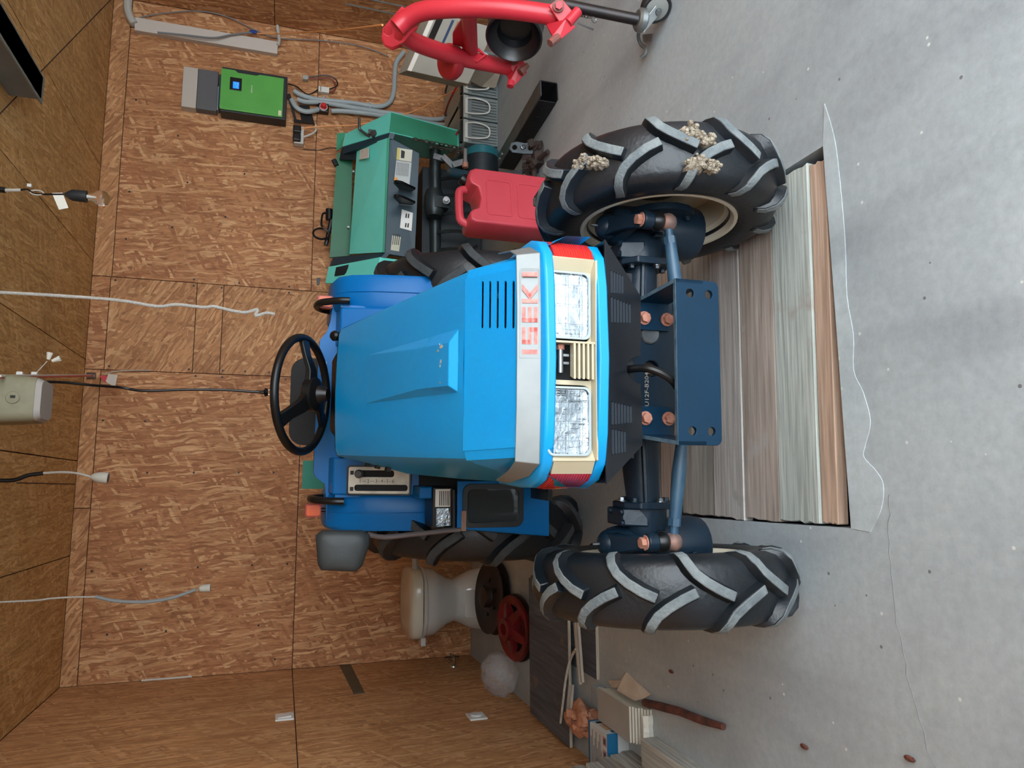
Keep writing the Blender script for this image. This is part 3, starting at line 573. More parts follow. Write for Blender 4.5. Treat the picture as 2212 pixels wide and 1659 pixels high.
# ---- front axle, knuckles, steering linkage
ax = MB()
for s_ in (-1, 1):
    ax.tube([(0, .01, .37), (s_ * .12, .01, .368), (s_ * .2, .005, .364), (s_ * .296, 0, .360)], [.06, .055, .046, .040], 18)
    ax.tube([(s_ * .1, -.046, .385), (s_ * .292, -.042, .376)], .006, 6)
axle = ax.build('front_axle', navy_m, TR)
for s_ in (-1, 1):
    fl_ = MB().prism([(x * .066, z * .066) for x, z in ((1, .45), (.6, 1), (-.6, 1), (-1, .45), (-1, -.5), (-.6, -1), (.6, -1), (1, -.5))], .016, T(s_ * .287 if s_ > 0 else s_ * .287 - .016 + .016, 0, .362) @ RY(90 if s_ > 0 else -90))
    fo = fl_.build('axle_flange', navy_m, axle, smooth=0, bevel=.003)
    for a in (-40, 10, 60, 120, 200, 250): MB().hexbolt((s_ * .287, .054 * math.sin(R(a)) - .002, .362 + .054 * math.cos(R(a))), (-s_, 0, 0), .0075, .009).build('bolt', steel_m if a % 20 else navy_m, axle, smooth=25)
    kn = MB()
    kn.tube([(s_ * .295, 0, .362), (s_ * .33, 0, .362), (s_ * .36, 0, .36), (s_ * .385, 0, .36)], [.058, .056, .054, .05], 16)
    kn.hexa([Vector(p) for p in ((s_ * .30, -.052, .375), (s_ * .345, -.055, .375), (s_ * .345, .05, .375), (s_ * .30, .05, .375), (s_ * .302, -.035, .437), (s_ * .342, -.04, .437), (s_ * .342, .045, .437), (s_ * .302, .045, .437))])
    kn.hexa([Vector(p) for p in ((s_ * .352, -.075, .335), (s_ * .366, -.072, .335), (s_ * .366, -.04, .335), (s_ * .352, -.04, .335), (s_ * .352, -.072, .358), (s_ * .366, -.07, .358), (s_ * .366, -.04, .358), (s_ * .352, -.04, .358))])
    ko = kn.build('knuckle_housing', navy_m, TR, smooth=35, bevel=.004)
    for bx_, by_ in ((.31, -.04), (.335, -.045), (.31, .02)): MB().hexbolt((s_ * bx_, by_, .436), (0, 0, 1), .006, .008).build('bolt', navy_m, ko, smooth=25)
    fd = MB()      # final drive case hanging inside the rim
    fd.lathe([(.02, .448), (.046, .446), (.052, .42), (.055, .36), (.066, .30), (.072, .235), (.066, .205), (.04, .195)], 22, T(s_ * .396, .01, 0))
    fd.prism([(math.sin(R(a)) * (.098 if abs(math.cos(R(a))) > .5 else .088), math.cos(R(a)) * .125) for a in range(0, 360, 20)], .016, T(s_ * .412, .012, .318) @ RY(90 * s_))
    fo = fd.build('final_drive', navy_m, TR, smooth=35)
    MB().tube([(s_ * .4, .0, .445), (s_ * .4, .0, .458)], .018, 12).build('grease_cap', navy_m, fo)
    MB().tube([(s_ * .385, -.01, .478), (s_ * .385, -.01, .490), (s_ * .385, -.01, .494), (s_ * .385, -.01, .5)], [.003, .004, .003, .0025], 8).build('grease_nipple', steel_m, fo)
    for a in range(0, 360, 60): MB().hexbolt((s_ * .412, .012 + .088 * math.sin(R(a)), .318 + .11 * math.cos(R(a))), (-s_, 0, 0), .008, .009).build('bolt', rust_m if a == 0 else navy_m, fo, smooth=25)
    arm = MB()      # steering arm from the kingpin cap forward to the ball joint
    arm.ball((s_ * .385, -.005, .452), .034, 16, 10, (1, 1, .95))
    arm.loft([[Vector((s_ * (x - w), y, z - h)), Vector((s_ * (x + w), y, z - h)), Vector((s_ * (x + w), y, z + h)), Vector((s_ * (x - w), y, z + h))] for x, y, z, w, h in ((.385, -.015, .455, .027, .016), (.382, -.05, .447, .022, .014), (.377, -.085, .430, .018, .012), (.372, -.118, .412, .017, .011))])
    arm.tube([(s_ * .372, -.12, .392), (s_ * .372, -.12, .42)], .021, 14)
    ao = arm.build('steering_arm', navy_m, TR, smooth=40, bevel=.004)
    MB().hexbolt((s_ * .372, -.12, .419), (0, 0, 1), .0125, .015).build('castle_nut', rust_m, ao, smooth=25)
    MB().tube([(s_ * .372, -.12, .393), (s_ * .372, -.12, .382), (s_ * .372, -.12, .374), (s_ * .372, -.12, .366)], [.019, .024, .024, .018], 14).build('dust_boot', black_m, ao)
    MB().ball((s_ * .372, -.122, .352), .022, 14, 8).build('ball_joint', pm('rusty_ball', (150, 110, 96), .6, .2, (80, 78, 80), 40), ao)
    tr_ = MB()
    a_, b_ = Vector((s_ * .36, -.123, .351)), Vector((s_ * .02, -.135, .318)); d_ = b_ - a_
    tr_.tube([a_, a_ + d_ * .07], .010, 10); tr_.tube([a_ + d_ * .07, a_ + d_ * .12], .0145, 6)
    tr_.tube([a_ + d_ * .12, a_ + d_ * .3, a_ + d_ * .42, a_ + d_ * .6, b_], [.0135, .0155, .0165, .0135, .0125], 14)
    tr_.build('tie_rod', pm('rod_blue', (44, 76, 100), .42, 0, (56, 88, 110), 16), TR, smooth=40)
MB().lathe([(.012, .29), (.026, .292), (.026, .35), (.012, .352)], 16, T(0, -.13, 0)).build('steering_pivot', navy_m, TR)

# ---- wheels
def tyre_meshes(pref, Rr, W, prof, lug, nlug, wt, wb_, tm):
    c = MB(); c.lathe([(r_, s_) for s_, r_ in prof], 64, RY(90), closed=True)
    co_ = c.build(pref + '_tyre', rub_m, None, smooth=50)
    l = MB(); rg = []
    pts = []
    for s_, r_, ph, h, na in lug:
        n_ = Vector((math.sin(R(na)), 0, math.cos(R(na))))      # in (axial, -, radial)
        f_ = R(ph); rad = Vector((0, -math.cos(f_), math.sin(f_)))
        pts.append((Vector((s_, 0, 0)) + rad * r_, (Vector((n_.x, 0, 0)) + rad * n_.z).normalized(), h))
    for i, (p, n_, h) in enumerate(pts):
        t = (pts[min(i + 1, len(pts) - 1)][0] - pts[max(i - 1, 0)][0]).normalized(); b_ = t.cross(n_).normalized()
        rg.append([p - n_ * .012 - b_ * wb_, p - n_ * .012 + b_ * wb_, p + n_ * h + b_ * wt, p + n_ * h - b_ * wt])
    l.loft(rg)
    lo = l.build(pref + '_lug', [rub_m, tm], None, smooth=40, bevel=.003, seg=2)
    me = lo.data
    k = len(rg) - 1
    for p in me.polygons:
        i = p.index
        if i < 4 * k and i % 4 == 2 and i // 4 < k - 1: p.material_index = 1
    return co_, lo
def place_tyre(proto, name, nlug, loc, rx0, tilt=0):
    co_, lo = proto
    t = co_.copy(); t.name = name; COL.objects.link(t); t.parent = TR; t.location = loc; t.rotation_euler = (0, 0, R(tilt))
    for side in (1, -1):
        for i in range(nlug):
            q = lo.copy(); q.name = 'lug'; COL.objects.link(q); q.parent = t
            ang = R(rx0) + 2 * math.pi * (i + (0 if side > 0 else .5)) / nlug
            if side > 0: q.matrix_local = Matrix.Rotation(-ang, 4, 'X')
            else: q.matrix_local = Matrix.Rotation(-ang, 4, 'X') @ Matrix.Diagonal((-1, 1, 1, 1))
    return t
fprof = [(-.054, .176), (-.061, .192), (-.071, .208), (-.077, .232), (-.075, .256), (-.067, .277), (-.052, .287), (-.027, .292), (0, .294), (.027, .292), (.052, .287), (.067, .277), (.075, .256), (.077, .232), (.071, .208), (.061, .192), (.054, .176)]
flug = [(-.006, .293, -2, .019, 0), (.007, .2935, 3.5, .021, 0), (.023, .2925, 9, .021, 4), (.038, .2895, 13, .021, 10), (.053, .285, 15.5, .021, 22), (.065, .276, 17, .017, 42), (.073, .260, 18, .010, 68), (.076, .245, 19.5, .004, 84), (.0765, .236, 20, .001, 90)]
fp = tyre_meshes('front', .315, .165, fprof, flug, 13, .0105, .019, lugt_m)
TL = place_tyre(fp, 'front_tyre', 12, (-.494, 0, .314), 3, 4.2)
TRR = place_tyre(fp, 'front_tyre', 12, (.450, 0, .314), 14, 4.2)
rprof = [(s_ * 1.36, .22 + (r_ - .176) * 1.64) for s_, r_ in fprof]
rlug = [(-.008, .413, -1, .03, 0), (.012, .413, 3, .032, 0), (.036, .411, 8, .032, 4), (.06, .406, 12, .032, 10), (.08, .398, 14.5, .03, 24), (.094, .384, 16, .024, 44), (.103, .358, 17.5, .014, 68), (.1055, .33, 19, .004, 85), (.106, .31, 20, .001, 90)]
rp_ = tyre_meshes('rear', .445, .24, rprof, rlug, 11, .015, .026, lugr_m)
for s_ in (-1, 1):
    t = place_tyre(rp_, 'rear_tyre', 11, (s_ * .472, 1.3, .445), 5)
for o in fp + rp_: bpy.data.objects.remove(o)
for s_, tl, t in ((-1, 4.2, TL), (1, 4.2, TRR)):
    rm = MB()
    pr = [(.197, -.052), (.195, -.058), (.187, -.057), (.179, -.048), (.177, -.04), (.166, -.032), (.160, .0), (.164, .026), (.14, .036), (.10, .03), (.05, .028), (.05, .034), (.10, .036), (.14, .042), (.170, .034), (.168, -.028), (.182, -.036), (.184, -.046), (.191, -.051)]
    rm.lathe([(r_, h * 1.17 * s_) for r_, h in pr], 56, T(-.022 + s_ * .472, 0, .314) @ RZ(tl) @ RY(90), closed=True)
    ro = rm.build('front_rim', rim_m, TR, smooth=40)
    MB().lathe([(.03, .02 * s_), (.05, .024 * s_), (.055, .05 * s_), (.03, .06 * s_)], 20, T(-.022 + s_ * .472, 0, .314) @ RY(90)).build('hub', navy_m, ro)
for s_ in (-1, 1):
    MB().lathe([(.23, -.07), (.215, -.06), (.2, -.04), (.19, 0), (.1, .01), (.1, .03), (.2, .02), (.215, .05), (.23, .07)], 40, T(s_ * .472, 1.3, .445) @ RY(90)).build('rear_rim', rim_m, TR)
# dried mud stuck between lugs of the right tyre
mud_m = pm('dried_mud', (166, 156, 140), .95, 0, (128, 116, 100), 60, bump=.8, bscale=120)
def mud(s_, ph, rx, ry, par, sd):
    """flat crumbly clod pressed on the tread at axial position s_ and angle ph"""
    random.seed(sd); b_ = MB(); n_ = 18; rad = Vector((0, -math.cos(R(ph)), math.sin(R(ph)))); tg = Vector((0, math.sin(R(ph)), math.cos(R(ph)))); c_ = Vector((s_, 0, 0)) + rad * .2925
    o_ = [random.uniform(.7, 1.25) for _ in range(n_)]; rg = []
    for q, h in ((1.0, -.006), (.96, .006), (.8, .014), (.55, .019), (.3, .021), (.08, .022)):
        rg.append([c_ + Vector((1, 0, 0)) * rx * q * o_[j] * math.cos(2 * math.pi * j / n_) + tg * ry * q * o_[j] * math.sin(2 * math.pi * j / n_) + rad * (h + (random.uniform(-.005, .006) if h > 0 else 0)) for j in range(n_)])
    b_.loft(rg)
    for k in range(26):
        a_ = random.uniform(0, 6.28); q = random.uniform(.1, .95); p = c_ + Vector((1, 0, 0)) * rx * q * math.cos(a_) + tg * ry * q * math.sin(a_) + rad * random.uniform(.012, .022); b_.ball(p, random.uniform(.003, .007), 6, 4)
    return b_.build('mud_clod', mud_m, par, smooth=18, kind='stuff')
mud(.022, 15, .022, .03, TRR, 3); mud(.006, 8, .014, .02, TRR, 8); mud(-.046, 13, .02, .026, TRR, 4); mud(-.05, 6, .013, .016, TRR, 9); mud(.0, 60, .016, .03, TRR, 5); mud(-.014, 53, .012, .02, TRR, 6)
for o in list(TR.children):
    if o.name.split('.')[0] in ('front_axle', 'knuckle_housing', 'final_drive', 'steering_arm', 'tie_rod', 'steering_pivot'): o.location.x = -.016
# ---- engine, gearbox and rear axle under the bodywork
MB().bx(-.15, .15, -.1, .72, .36, .80).bx(-.17, .17, .1, .6, .40, .76).build('engine_block', dark_m, TR, smooth=0, bevel=.01)
MB().bx(-.13, .13, .7, 1.5, .33, .62).build('gearbox', navy_m, TR, smooth=0, bevel=.02)
ra_ = MB().tube([(-.49, 1.3, .445), (.49, 1.3, .445)], .07, 16); ra_.build('rear_axle', navy_m, TR)
MB().bx(-.34, .34, .62, 1.0, .36, .375).build('foot_plate', black_m, TR, smooth=0)
# ---- dashboard, steering wheel, seat
MB().hexa([Vector(p) for p in ((-.17, .70, .6), (.17, .70, .6), (.15, .86, .6), (-.15, .86, .6), (-.165, .735, 1.035), (.165, .735, 1.035), (.12, .84, 1.06), (-.12, .84, 1.06))]).build('dashboard', black_m, TR, smooth=0, bevel=.015)
SW = FR((0, .85, 1.146), (1, 0, 0), (0, .46, .888))
sw = MB(); rr = .186
sw.tube([SW @ Vector((rr * math.cos(2 * math.pi * i / 48), rr * math.sin(2 * math.pi * i / 48), 0)) for i in range(48)], .0135, 10, closed=True)
swo = sw.build('steering_wheel', black_m, TR, smooth=60)
for a in (238, 358, 118):
    e = Vector((math.cos(R(a)), math.sin(R(a)), 0)); q = Vector((-e.y, e.x, 0)); z = Vector((0, 0, 1))
    MB().loft([[SW @ (e * d + q * w + z * k) for w, k in ((-w_, z0 - t_2), (w_, z0 - t_2), (w_, z0 + t_2), (-w_, z0 + t_2))] for d, w_, z0, t_2 in ((.02, .032, -.03, .012), (.08, .024, -.03, .009), (.13, .02, -.012, .008), (.183, .024, 0, .008))]).build('spoke', black_m, swo, smooth=40, bevel=.003)
MB().lathe([(.02, -.09), (.03, -.06), (.055, -.05), (.055, -.02), (.045, -.012)], 20, SW).build('wheel_hub', black_m, swo)
se = MB()
se.prism(rrect(-.16, .16, 0, .25, .05, 6), .07, T(0, 1.19, .925) @ RX(82))
seat = se.build('seat_backrest', pm('seat_vinyl', (11, 12, 14), .55, 0, (16, 17, 19), 20, bump=.1, bscale=120, spec=.25), TR, smooth=40, bevel=.012, seg=3)
MB().prism(rrect(-.17, .17, 0, .34, .06, 6), .07, T(0, .98, .82)).build('seat_cushion', MATS['seat_vinyl'], TR, smooth=40, bevel=.015, seg=3)
MB().bx(-.12, .12, 1.0, 1.3, .6, .82).build('seat_base', dark_m, TR, smooth=0)
# ---- blue bodywork: cowl behind, fenders, console
cw = [(-.462, .66), (.452, .66), (.452, 1.0), (.44, 1.022), (.36, 1.04), (.34, 1.045), (.30, 1.05), (.26, 1.06), (.225, 1.085), (.16, 1.088), (-.17, 1.092), (-.26, 1.092), (-.275, 1.085), (-.30, 1.052), (-.34, 1.046), (-.452, 1.04), (-.462, 1.02)]
MB().prism(cw, -.012, T(0, 1.12, 0) @ RX(90)).build('rear_cowl', blue_m, TR, smooth=0, bevel=.004)
edge = MB().prism([(x * 1.0, z + .0) for x, z in cw[2:]] + [(x, z - .02) for x, z in reversed(cw[2:])], -.03, T(0, 1.134, 0) @ RX(90)); edge.build('cowl_trim', pm('trim_grey', (120, 118, 114), .6), TR, smooth=0)
for s_ in (-1, 1):
    fn = MB(); pr = [(.98, .655), (.99, .76), (1.015, .9), (1.05, .985), (1.10, 1.03), (1.2, 1.046), (1.45, 1.04), (1.62, .98), (1.72, .86)]
    xi, xo = .335, .462
    rg = [[Vector((s_ * xi, y, z)), Vector((s_ * (xi + .01), y - .004, z + .006)), Vector((s_ * (xo - .012), y - .004, z + .006)), Vector((s_ * xo, y, z - .004)), Vector((s_ * xo, y + .02, z - .04)), Vector((s_ * xi, y + .02, z - .04))] for y, z in pr]
    fn.loft(rg)
    fo = fn.build('fender', blue_m, TR, smooth=35)
    MB().tube([(s_ * .398, y - .0075, z + .0035) for y, z in pr[:5]], .0016, 6).build('fender_rib', blue_m, fo)
    # inner flank from console to floor
    MB().hexa([Vector(p) for p in ((s_ * .335, 1.0, .4), (s_ * .325, 1.0, .4), (s_ * .325, 1.6, .4), (s_ * .335, 1.6, .4), (s_ * .345, 1.03, 1.02), (s_ * .335, 1.03, 1.02), (s_ * .335, 1.6, 1.02), (s_ * .345, 1.6, 1.02))]).build('inner_panel', blue_m, TR, smooth=0)
    # grab handle
    hp = smooth_path([(s_ * .352, 1.2, 1.05), (s_ * .352, 1.17, 1.085), (s_ * .352, 1.12, 1.1), (s_ * .354, 1.06, 1.085), (s_ * .356, 1.02, 1.03), (s_ * .357, 1.012, .99)], 5)
    MB().tube(hp, .013, 10).build('grab_handle', black_m, TR)
# console with the shift gate on the left, small lever knob
MB().hexa([Vector(p) for p in ((-.335, .93, .70), (-.205, .93, .70), (-.205, 1.13, .70), (-.335, 1.13, .70), (-.335, 1.03, 1.03), (-.205, 1.03, 1.03), (-.205, 1.13, 1.04), (-.335, 1.13, 1.04))]).build('console', blue_m, TR, smooth=0, bevel=.006)
MB().hexa([Vector(p) for p in ((.335, .93, .70), (.205, .93, .70), (.205, 1.13, .70), (.335, 1.13, .70), (.335, 1.03, 1.02), (.205, 1.03, 1.02), (.205, 1.13, 1.03), (.335, 1.13, 1.03))]).build('console', blue_m, TR, smooth=0, bevel=.006)
gd = Vector((0, .1, .33)).normalized()
GF = Matrix((Vector((1, 0, 0)), gd, Vector((1, 0, 0)).cross(gd))).transposed().to_4x4(); GF.translation = (-.283, .948, .765)
gate = MB().prism(rrect(-.052, .052, 0, .225, .01), .012, GF @ T(0, 0, .002), holes=[rrect(-.036, -.016, .012, .196, .009), rrect(.012, .034, .06, .196, .009)]).build('shift_gate', black_m, TR, smooth=0, bevel=.002)
MB().prism(rrect(-.046, .046, .006, .218, .006), .0015, GF @ T(0, 0, .0141), holes=[rrect(-.037, -.015, .011, .197, .009), rrect(.011, .035, .059, .197, .009)]).build('gate_plate', pm('gate_plate', (196, 192, 178), .45, .3, (170, 166, 156), 30), gate, smooth=0)
text_mesh('gate_scale', '1 — 2 — 3 - 4 - 5 - 6', .017, GF @ T(-.003, .12, .0158) @ RZ(-90), blk_m, gate, sx=.82)
for y in (.205,):
    for x in (-.03, .026): MB().prism([(x - .007, y - .005), (x + .007, y - .005), (x + .007, y + .007), (x - .007, y + .007)], .001, GF @ T(0, 0, .0157)).build('gate_symbol', blk_m, gate, smooth=0)
MB().tube([GF @ Vector((.023, .17, 0)), GF @ Vector((.023, .175, .03))], .006, 8).build('lever', steel_m, gate)
MB().lathe([(.008, 0), (.014, .006), (.015, .03), (.011, .038)], 12, GF @ T(.023, .175, .028)).build('lever_knob', pm('grey_knob', (70, 72, 74), .5), gate)
MB().bx(-.33, -.20, .93, .96, .45, .74).build('footwell_panel', dark_m, TR, smooth=0)
MB().prism(rrect(-.048, .048, .004, .221, .008), .0015, GF @ T(0, 0, .0012)).build('gate_backing', dark_m, gate, smooth=0)
MB().lathe([(.008, 0), (.016, .006), (.018, .02), (.013, .028)], 14, T(.2, .86, 1.035) @ RX(35)).build('throttle_knob', black_m, TR)
MB().box((.12, 1.106, 1.07), (.05, .002, .022)).build('maker_plate', pm('plate_pale', (150, 176, 196), .5, 0, (60, 110, 160), 90), TR, smooth=0)
# black battery tray with stickers below the console
bt_ = MB().bx(-.44, -.30, .815, .95, .645, .715).build('battery_tray', black_m, TR, smooth=0, bevel=.005)
MB().bx(-.432, -.372, .810, .815, .655, .703).build('foil_label', pm('foil', (190, 200, 206), .22, .8, (130, 140, 150), 40, bump=.5, bscale=60), bt_, smooth=0)
wl_ = MB().bx(-.367, -.308, .810, .815, .655, .707).build('warning_label', white_m, bt_, smooth=0)
for k in range(6): MB().bx(-.363, -.314, .8086, .8096, .660 + k * .0062, .6625 + k * .0062).build('label_line', blk_m, wl_, smooth=0)
MB().bx(-.34, -.30, .82, 1.0, .716, .76).build('blue_step', blue_m, TR, smooth=0, bevel=.005)
ps = MB().tube([(-.44, .795, .648), (-.31, .795, .65)], .010, 8); ps.tube([(-.437, .795, .65), (-.437, .795, .68)], .009, 8); ps.build('pedal_bar', black_m, TR)
# blue splash shield with a rubber-framed window
SF = T(0, .80, 0) @ RX(90)
sh = MB().prism([(-.470, .306), (-.28, .306), (-.28, .636), (-.436, .636)], .008, SF, holes=[rrect(-.428, -.300, .412, .610, .022, 5)]).build('splash_shield', blue_m, TR, smooth=0, bevel=.003)
MB().hexa([Vector(p) for p in ((-.472, .795, .306), (-.468, .795, .306), (-.474, .84, .306), (-.478, .84, .306), (-.438, .795, .636), (-.434, .795, .636), (-.44, .84, .636), (-.444, .84, .636))]).build('shield_flange', blue_m, sh, smooth=0)
o_, i_ = rrect(-.437, -.290, .403, .618, .028, 5), rrect(-.420, -.308, .420, .601, .018, 5)
MB().prism(o_, .014, SF @ T(0, 0, .001), holes=[i_]).build('window_gasket', pm('gasket', (26, 28, 32), .42), sh, smooth=40, bevel=.004)
wg, nt, b = nodes('shield_window'); b.inputs['Base Color'].default_value = lin((84, 92, 96)); b.inputs['Roughness'].default_value = .04; b.inputs['Specular IOR Level'].default_value = .9; b.inputs['Metallic'].default_value = .6
MB().prism(i_, .003, SF @ T(0, 0, .004)).build('window_pane', wg, sh, smooth=0)
# mirror on its stalk, turn signals
MF = FR((-.487, .70, 1.02), (1, 0, -.03), (.25, -1, .1))
mr = MB(); mp_ = [(.050, -.085), (.062, -.06), (.060, .06), (.045, .078), (-.04, .066), (-.058, .055), (-.062, -.05), (-.045, -.066), (.02, -.085)]
mr.loft([[MF @ Vector((x * q, y * q, z)) for x, y in mp_] for q, z in ((.9, -.02), (1, -.012), (1, .004), (.93, .018), (.7, .026), (.3, .029))])
mo = mr.build('mirror', mirr_m, TR, smooth=50)
MB().tube(smooth_path([MF @ Vector((.05, -.08, 0)), (-.452, .72, .885), (-.448, .75, .78), (-.443, .785, .66), (-.442, .79, .625)], 4), .008, 8).build('mirror_stalk', pm('stalk', (112, 104, 104), .5, .3), mo)
MB().bx(-.446, -.38, .785, .795, .606, .622).build('stalk_clamp', pm('stalk_rust', (140, 112, 96), .7), mo, smooth=0)
for s_, z in ((-1, 1.088), (1, 1.070)):
    ts = MB().prism(rrect(-.024, .024, -.028, .028, .008), .03, T(s_ * .395 if s_ < 0 else .372, 1.16, z) @ RX(90)).build('turn_signal', pm('signal_body', (150, 34, 16), .4), TR, smooth=0, bevel=.004)
    MB().prism(rrect(-.019, .019, -.023, .023, .007), .006, T(s_ * .395 if s_ < 0 else .372, 1.131, z) @ RX(90)).build('lens', amber_m, ts, smooth=0, bevel=.003)
    for k in range(7): MB().box((s_ * .395 + (-.0) - .0135 + k * .0045 if s_ < 0 else .372 - .0135 + k * .0045, 1.1248, z), (.0012, .0012, .034)).build('lens_rib', pm('amber_dark', (206, 76, 30), .4), ts, smooth=0)
    MB().tube([(s_ * .395 if s_ < 0 else .372, 1.15, z - .028), (s_ * .395 if s_ < 0 else .372, 1.15, z - .06)], .008, 8).build('signal_stalk', black_m, ts)
# ================================================================== green tiller against the back wall
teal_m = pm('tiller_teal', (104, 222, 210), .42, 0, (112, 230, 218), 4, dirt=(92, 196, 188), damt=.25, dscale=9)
teal_shade_m = pm('tiller_teal_shaded', (58, 150, 118), .45, 0, (50, 138, 108), 5, dirt=(70, 96, 80), damt=.25, dscale=9)  # same paint as the teal, with shade put into the colour
tnavy_m = pm('tiller_navy', (18, 52, 68), .4, 0, (22, 60, 76), 6, dirt=(44, 58, 58), damt=.3, dscale=10)
tdark_m = pm('tiller_dark', (14, 26, 34), .55, 0, (24, 38, 44), 12, dirt=(60, 52, 44), damt=.3, dscale=14)
grime_m = pm('oily_steel', (54, 66, 70), .4, .4, (40, 44, 44), 14, dirt=(88, 72, 58), damt=.35, dscale=18)
TO = Vector((1.72, 4.22, 0))
TI = thing('rotary_tiller', 'green and navy rotary tiller with warning labels standing under the inverter', 'tiller', TO)
def rel(o, *ps): return [Vector(p) - o for p in ps]
def slab(ps, th, d=(0, 1, 0)):
    """quad panel with thickness th in direction d"""
    d = Vector(d).normalized() * th; ps = [Vector(p) for p in ps]
    return MB().add(ps + [p + d for p in ps], [(0, 1, 2, 3), (7, 6, 5, 4), (0, 4, 5, 1), (1, 5, 6, 2), (2, 6, 7, 3), (3, 7, 4, 0)])
# right side cover: sloping top in teal, shade painted onto the upright front
a, b_, c, d = rel(TO, (2.213, 4.000, 0.662), (2.080, 4.000, 0.668), (2.156, 4.420, 0.912), (2.246, 4.420, 0.897))
e, f_, g, h = rel(TO, (2.213, 4.100, 0.223), (2.087, 4.100, 0.223), (2.152, 4.420, 0.310), (2.282, 4.420, 0.311))
rc = MB().hexa([f_, e, h, g, b_, a, d, c]).build('side_cover', teal_m, TI, smooth=0, bevel=.004)
MB().add(rel(TO, (2.205, 3.996, 0.662), (2.084, 3.996, 0.671), (2.093, 4.096, 0.236), (2.203, 4.096, 0.236)) + rel(TO, (2.206, 3.999, 0.662), (2.085, 3.999, 0.670), (2.094, 4.099, 0.235), (2.205, 4.099, 0.235)), [(0, 1, 2, 3), (4, 5, 6, 7), (0, 1, 5, 4), (1, 2, 6, 5), (2, 3, 7, 6), (3, 0, 4, 7)]).build('cover_front_shade', teal_shade_m, rc, smooth=0)
slab(rel(TO, (2.261, 4.430, 0.893), (2.257, 4.450, 0.944), (2.137, 4.450, 0.944), (2.157, 4.430, 0.914)), .01).build('cover_flap', teal_shade_m, rc, smooth=0)
# left side cover
a, b_, c, d = rel(TO, (1.340, 4.080, 0.700), (1.184, 4.100, 0.721), (1.260, 4.450, 0.990), (1.369, 4.450, 0.973))
e, f_, g, h = rel(TO, (1.341, 4.150, 0.301), (1.150, 4.150, 0.314), (1.235, 4.500, 0.408), (1.390, 4.500, 0.410))
MB().hexa([f_, e, h, g, b_, a, d, c]).build('side_cover', teal_m, TI, smooth=0, bevel=.004)
sw_ = slab(rel(TO, (1.346, 4.300, 0.850), (1.284, 4.310, 0.856), (1.290, 4.380, 0.928), (1.343, 4.370, 0.919)), .012, (0, -.3, .9)).build('inspection_slot', tdark_m, TI, smooth=0)
# frame rails beside the covers, rear apron, sloping deck with its lip, navy front board
slab(rel(TO, (2.077, 4.000, 0.667), (2.046, 4.010, 0.676), (2.107, 4.420, 0.905), (2.153, 4.420, 0.912)), .03, (0, 0, -1)).build('frame_rail', tnavy_m, TI, smooth=0)
slab(rel(TO, (1.368, 4.080, 0.671), (1.338, 4.080, 0.695), (1.375, 4.450, 0.965), (1.431, 4.450, 0.944)), .03, (0, 0, -1)).build('frame_rail', tnavy_m, TI, smooth=0)
slab(rel(TO, (2.144, 4.460, 0.841), (1.469, 4.500, 0.836), (1.445, 4.500, 0.964), (2.130, 4.460, 0.940)), .012).build('rear_apron', pm('tiller_rear_shaded', (34, 112, 78), .45, 0, (30, 100, 70), 5), TI, smooth=0)  # deep green carries the shade of the recessed rear
slab(rel(TO, (2.133, 4.350, 0.814), (2.053, 4.360, 0.825), (2.076, 4.440, 0.925), (2.151, 4.430, 0.914)), .01, (0, .3, -1)).build('deck_gap', tdark_m, TI, smooth=0)
dk = slab(rel(TO, (2.043, 4.000, 0.683), (1.369, 4.080, 0.687), (1.445, 4.400, 0.852), (2.119, 4.330, 0.827)), .012, (0, .4, -1)).build('deck', teal_m, TI, smooth=0, bevel=.002)
slab(rel(TO, (2.048, 4.000, 0.667), (1.368, 4.080, 0.674), (1.369, 4.078, 0.687), (2.042, 3.998, 0.683)), .012).build('deck_lip', teal_shade_m, dk, smooth=0)
lab = slab(rel(TO, (2.033, 4.128, 0.773), (1.968, 4.132, 0.772), (2.014, 4.272, 0.816), (2.076, 4.268, 0.812)), .001, (0, -.4, 1)).build('pictogram_label', white_m, dk, smooth=0)
slab(rel(TO, (2.053, 4.228, 0.799), (2.009, 4.230, 0.798), (2.011, 4.235, 0.801), (2.055, 4.232, 0.803)), .001, (0, -.4, 1)).build('pictogram', blk_m, lab, smooth=0)
slab(rel(TO, (2.023, 4.186, 0.786), (2.003, 4.188, 0.785), (2.016, 4.218, 0.795), (2.033, 4.216, 0.796)), .001, (0, -.4, 1)).build('pictogram', blk_m, lab, smooth=0)
for px, py, yy in ((763, 372, 4.36), (752, 486, 4.40)): MB().box(Vector((1.967, 4.360, 0.843)) - TO if py == 372 else Vector((1.612, 4.390, 0.863)) - TO, (.012, .03, .012)).build('hinge', steel_m, dk, smooth=0)
fb = slab(rel(TO, (2.059, 4.020, 0.664), (1.369, 4.100, 0.671), (1.357, 4.100, 0.492), (1.985, 4.020, 0.486)), .015).build('front_board', tnavy_m, TI, smooth=0, bevel=.002)
wl2 = slab(rel(TO, (1.999, 4.015, 0.620), (1.926, 4.022, 0.623), (1.924, 4.022, 0.533), (1.997, 4.015, 0.529)), .001).build('warning_label', pm('label_cream', (206, 206, 190), .5), fb, smooth=0)
slab(rel(TO, (1.995, 4.013, 0.620), (1.928, 4.020, 0.622), (1.927, 4.020, 0.607), (1.994, 4.013, 0.605)), .001).build('label_band', pm('label_yellow', (206, 190, 90), .5), wl2, smooth=0)
slab(rel(TO, (1.987, 4.013, 0.596), (1.940, 4.019, 0.597), (1.940, 4.019, 0.577), (1.981, 4.013, 0.574)), .001).build('pictogram', blk_m, wl2, smooth=0)
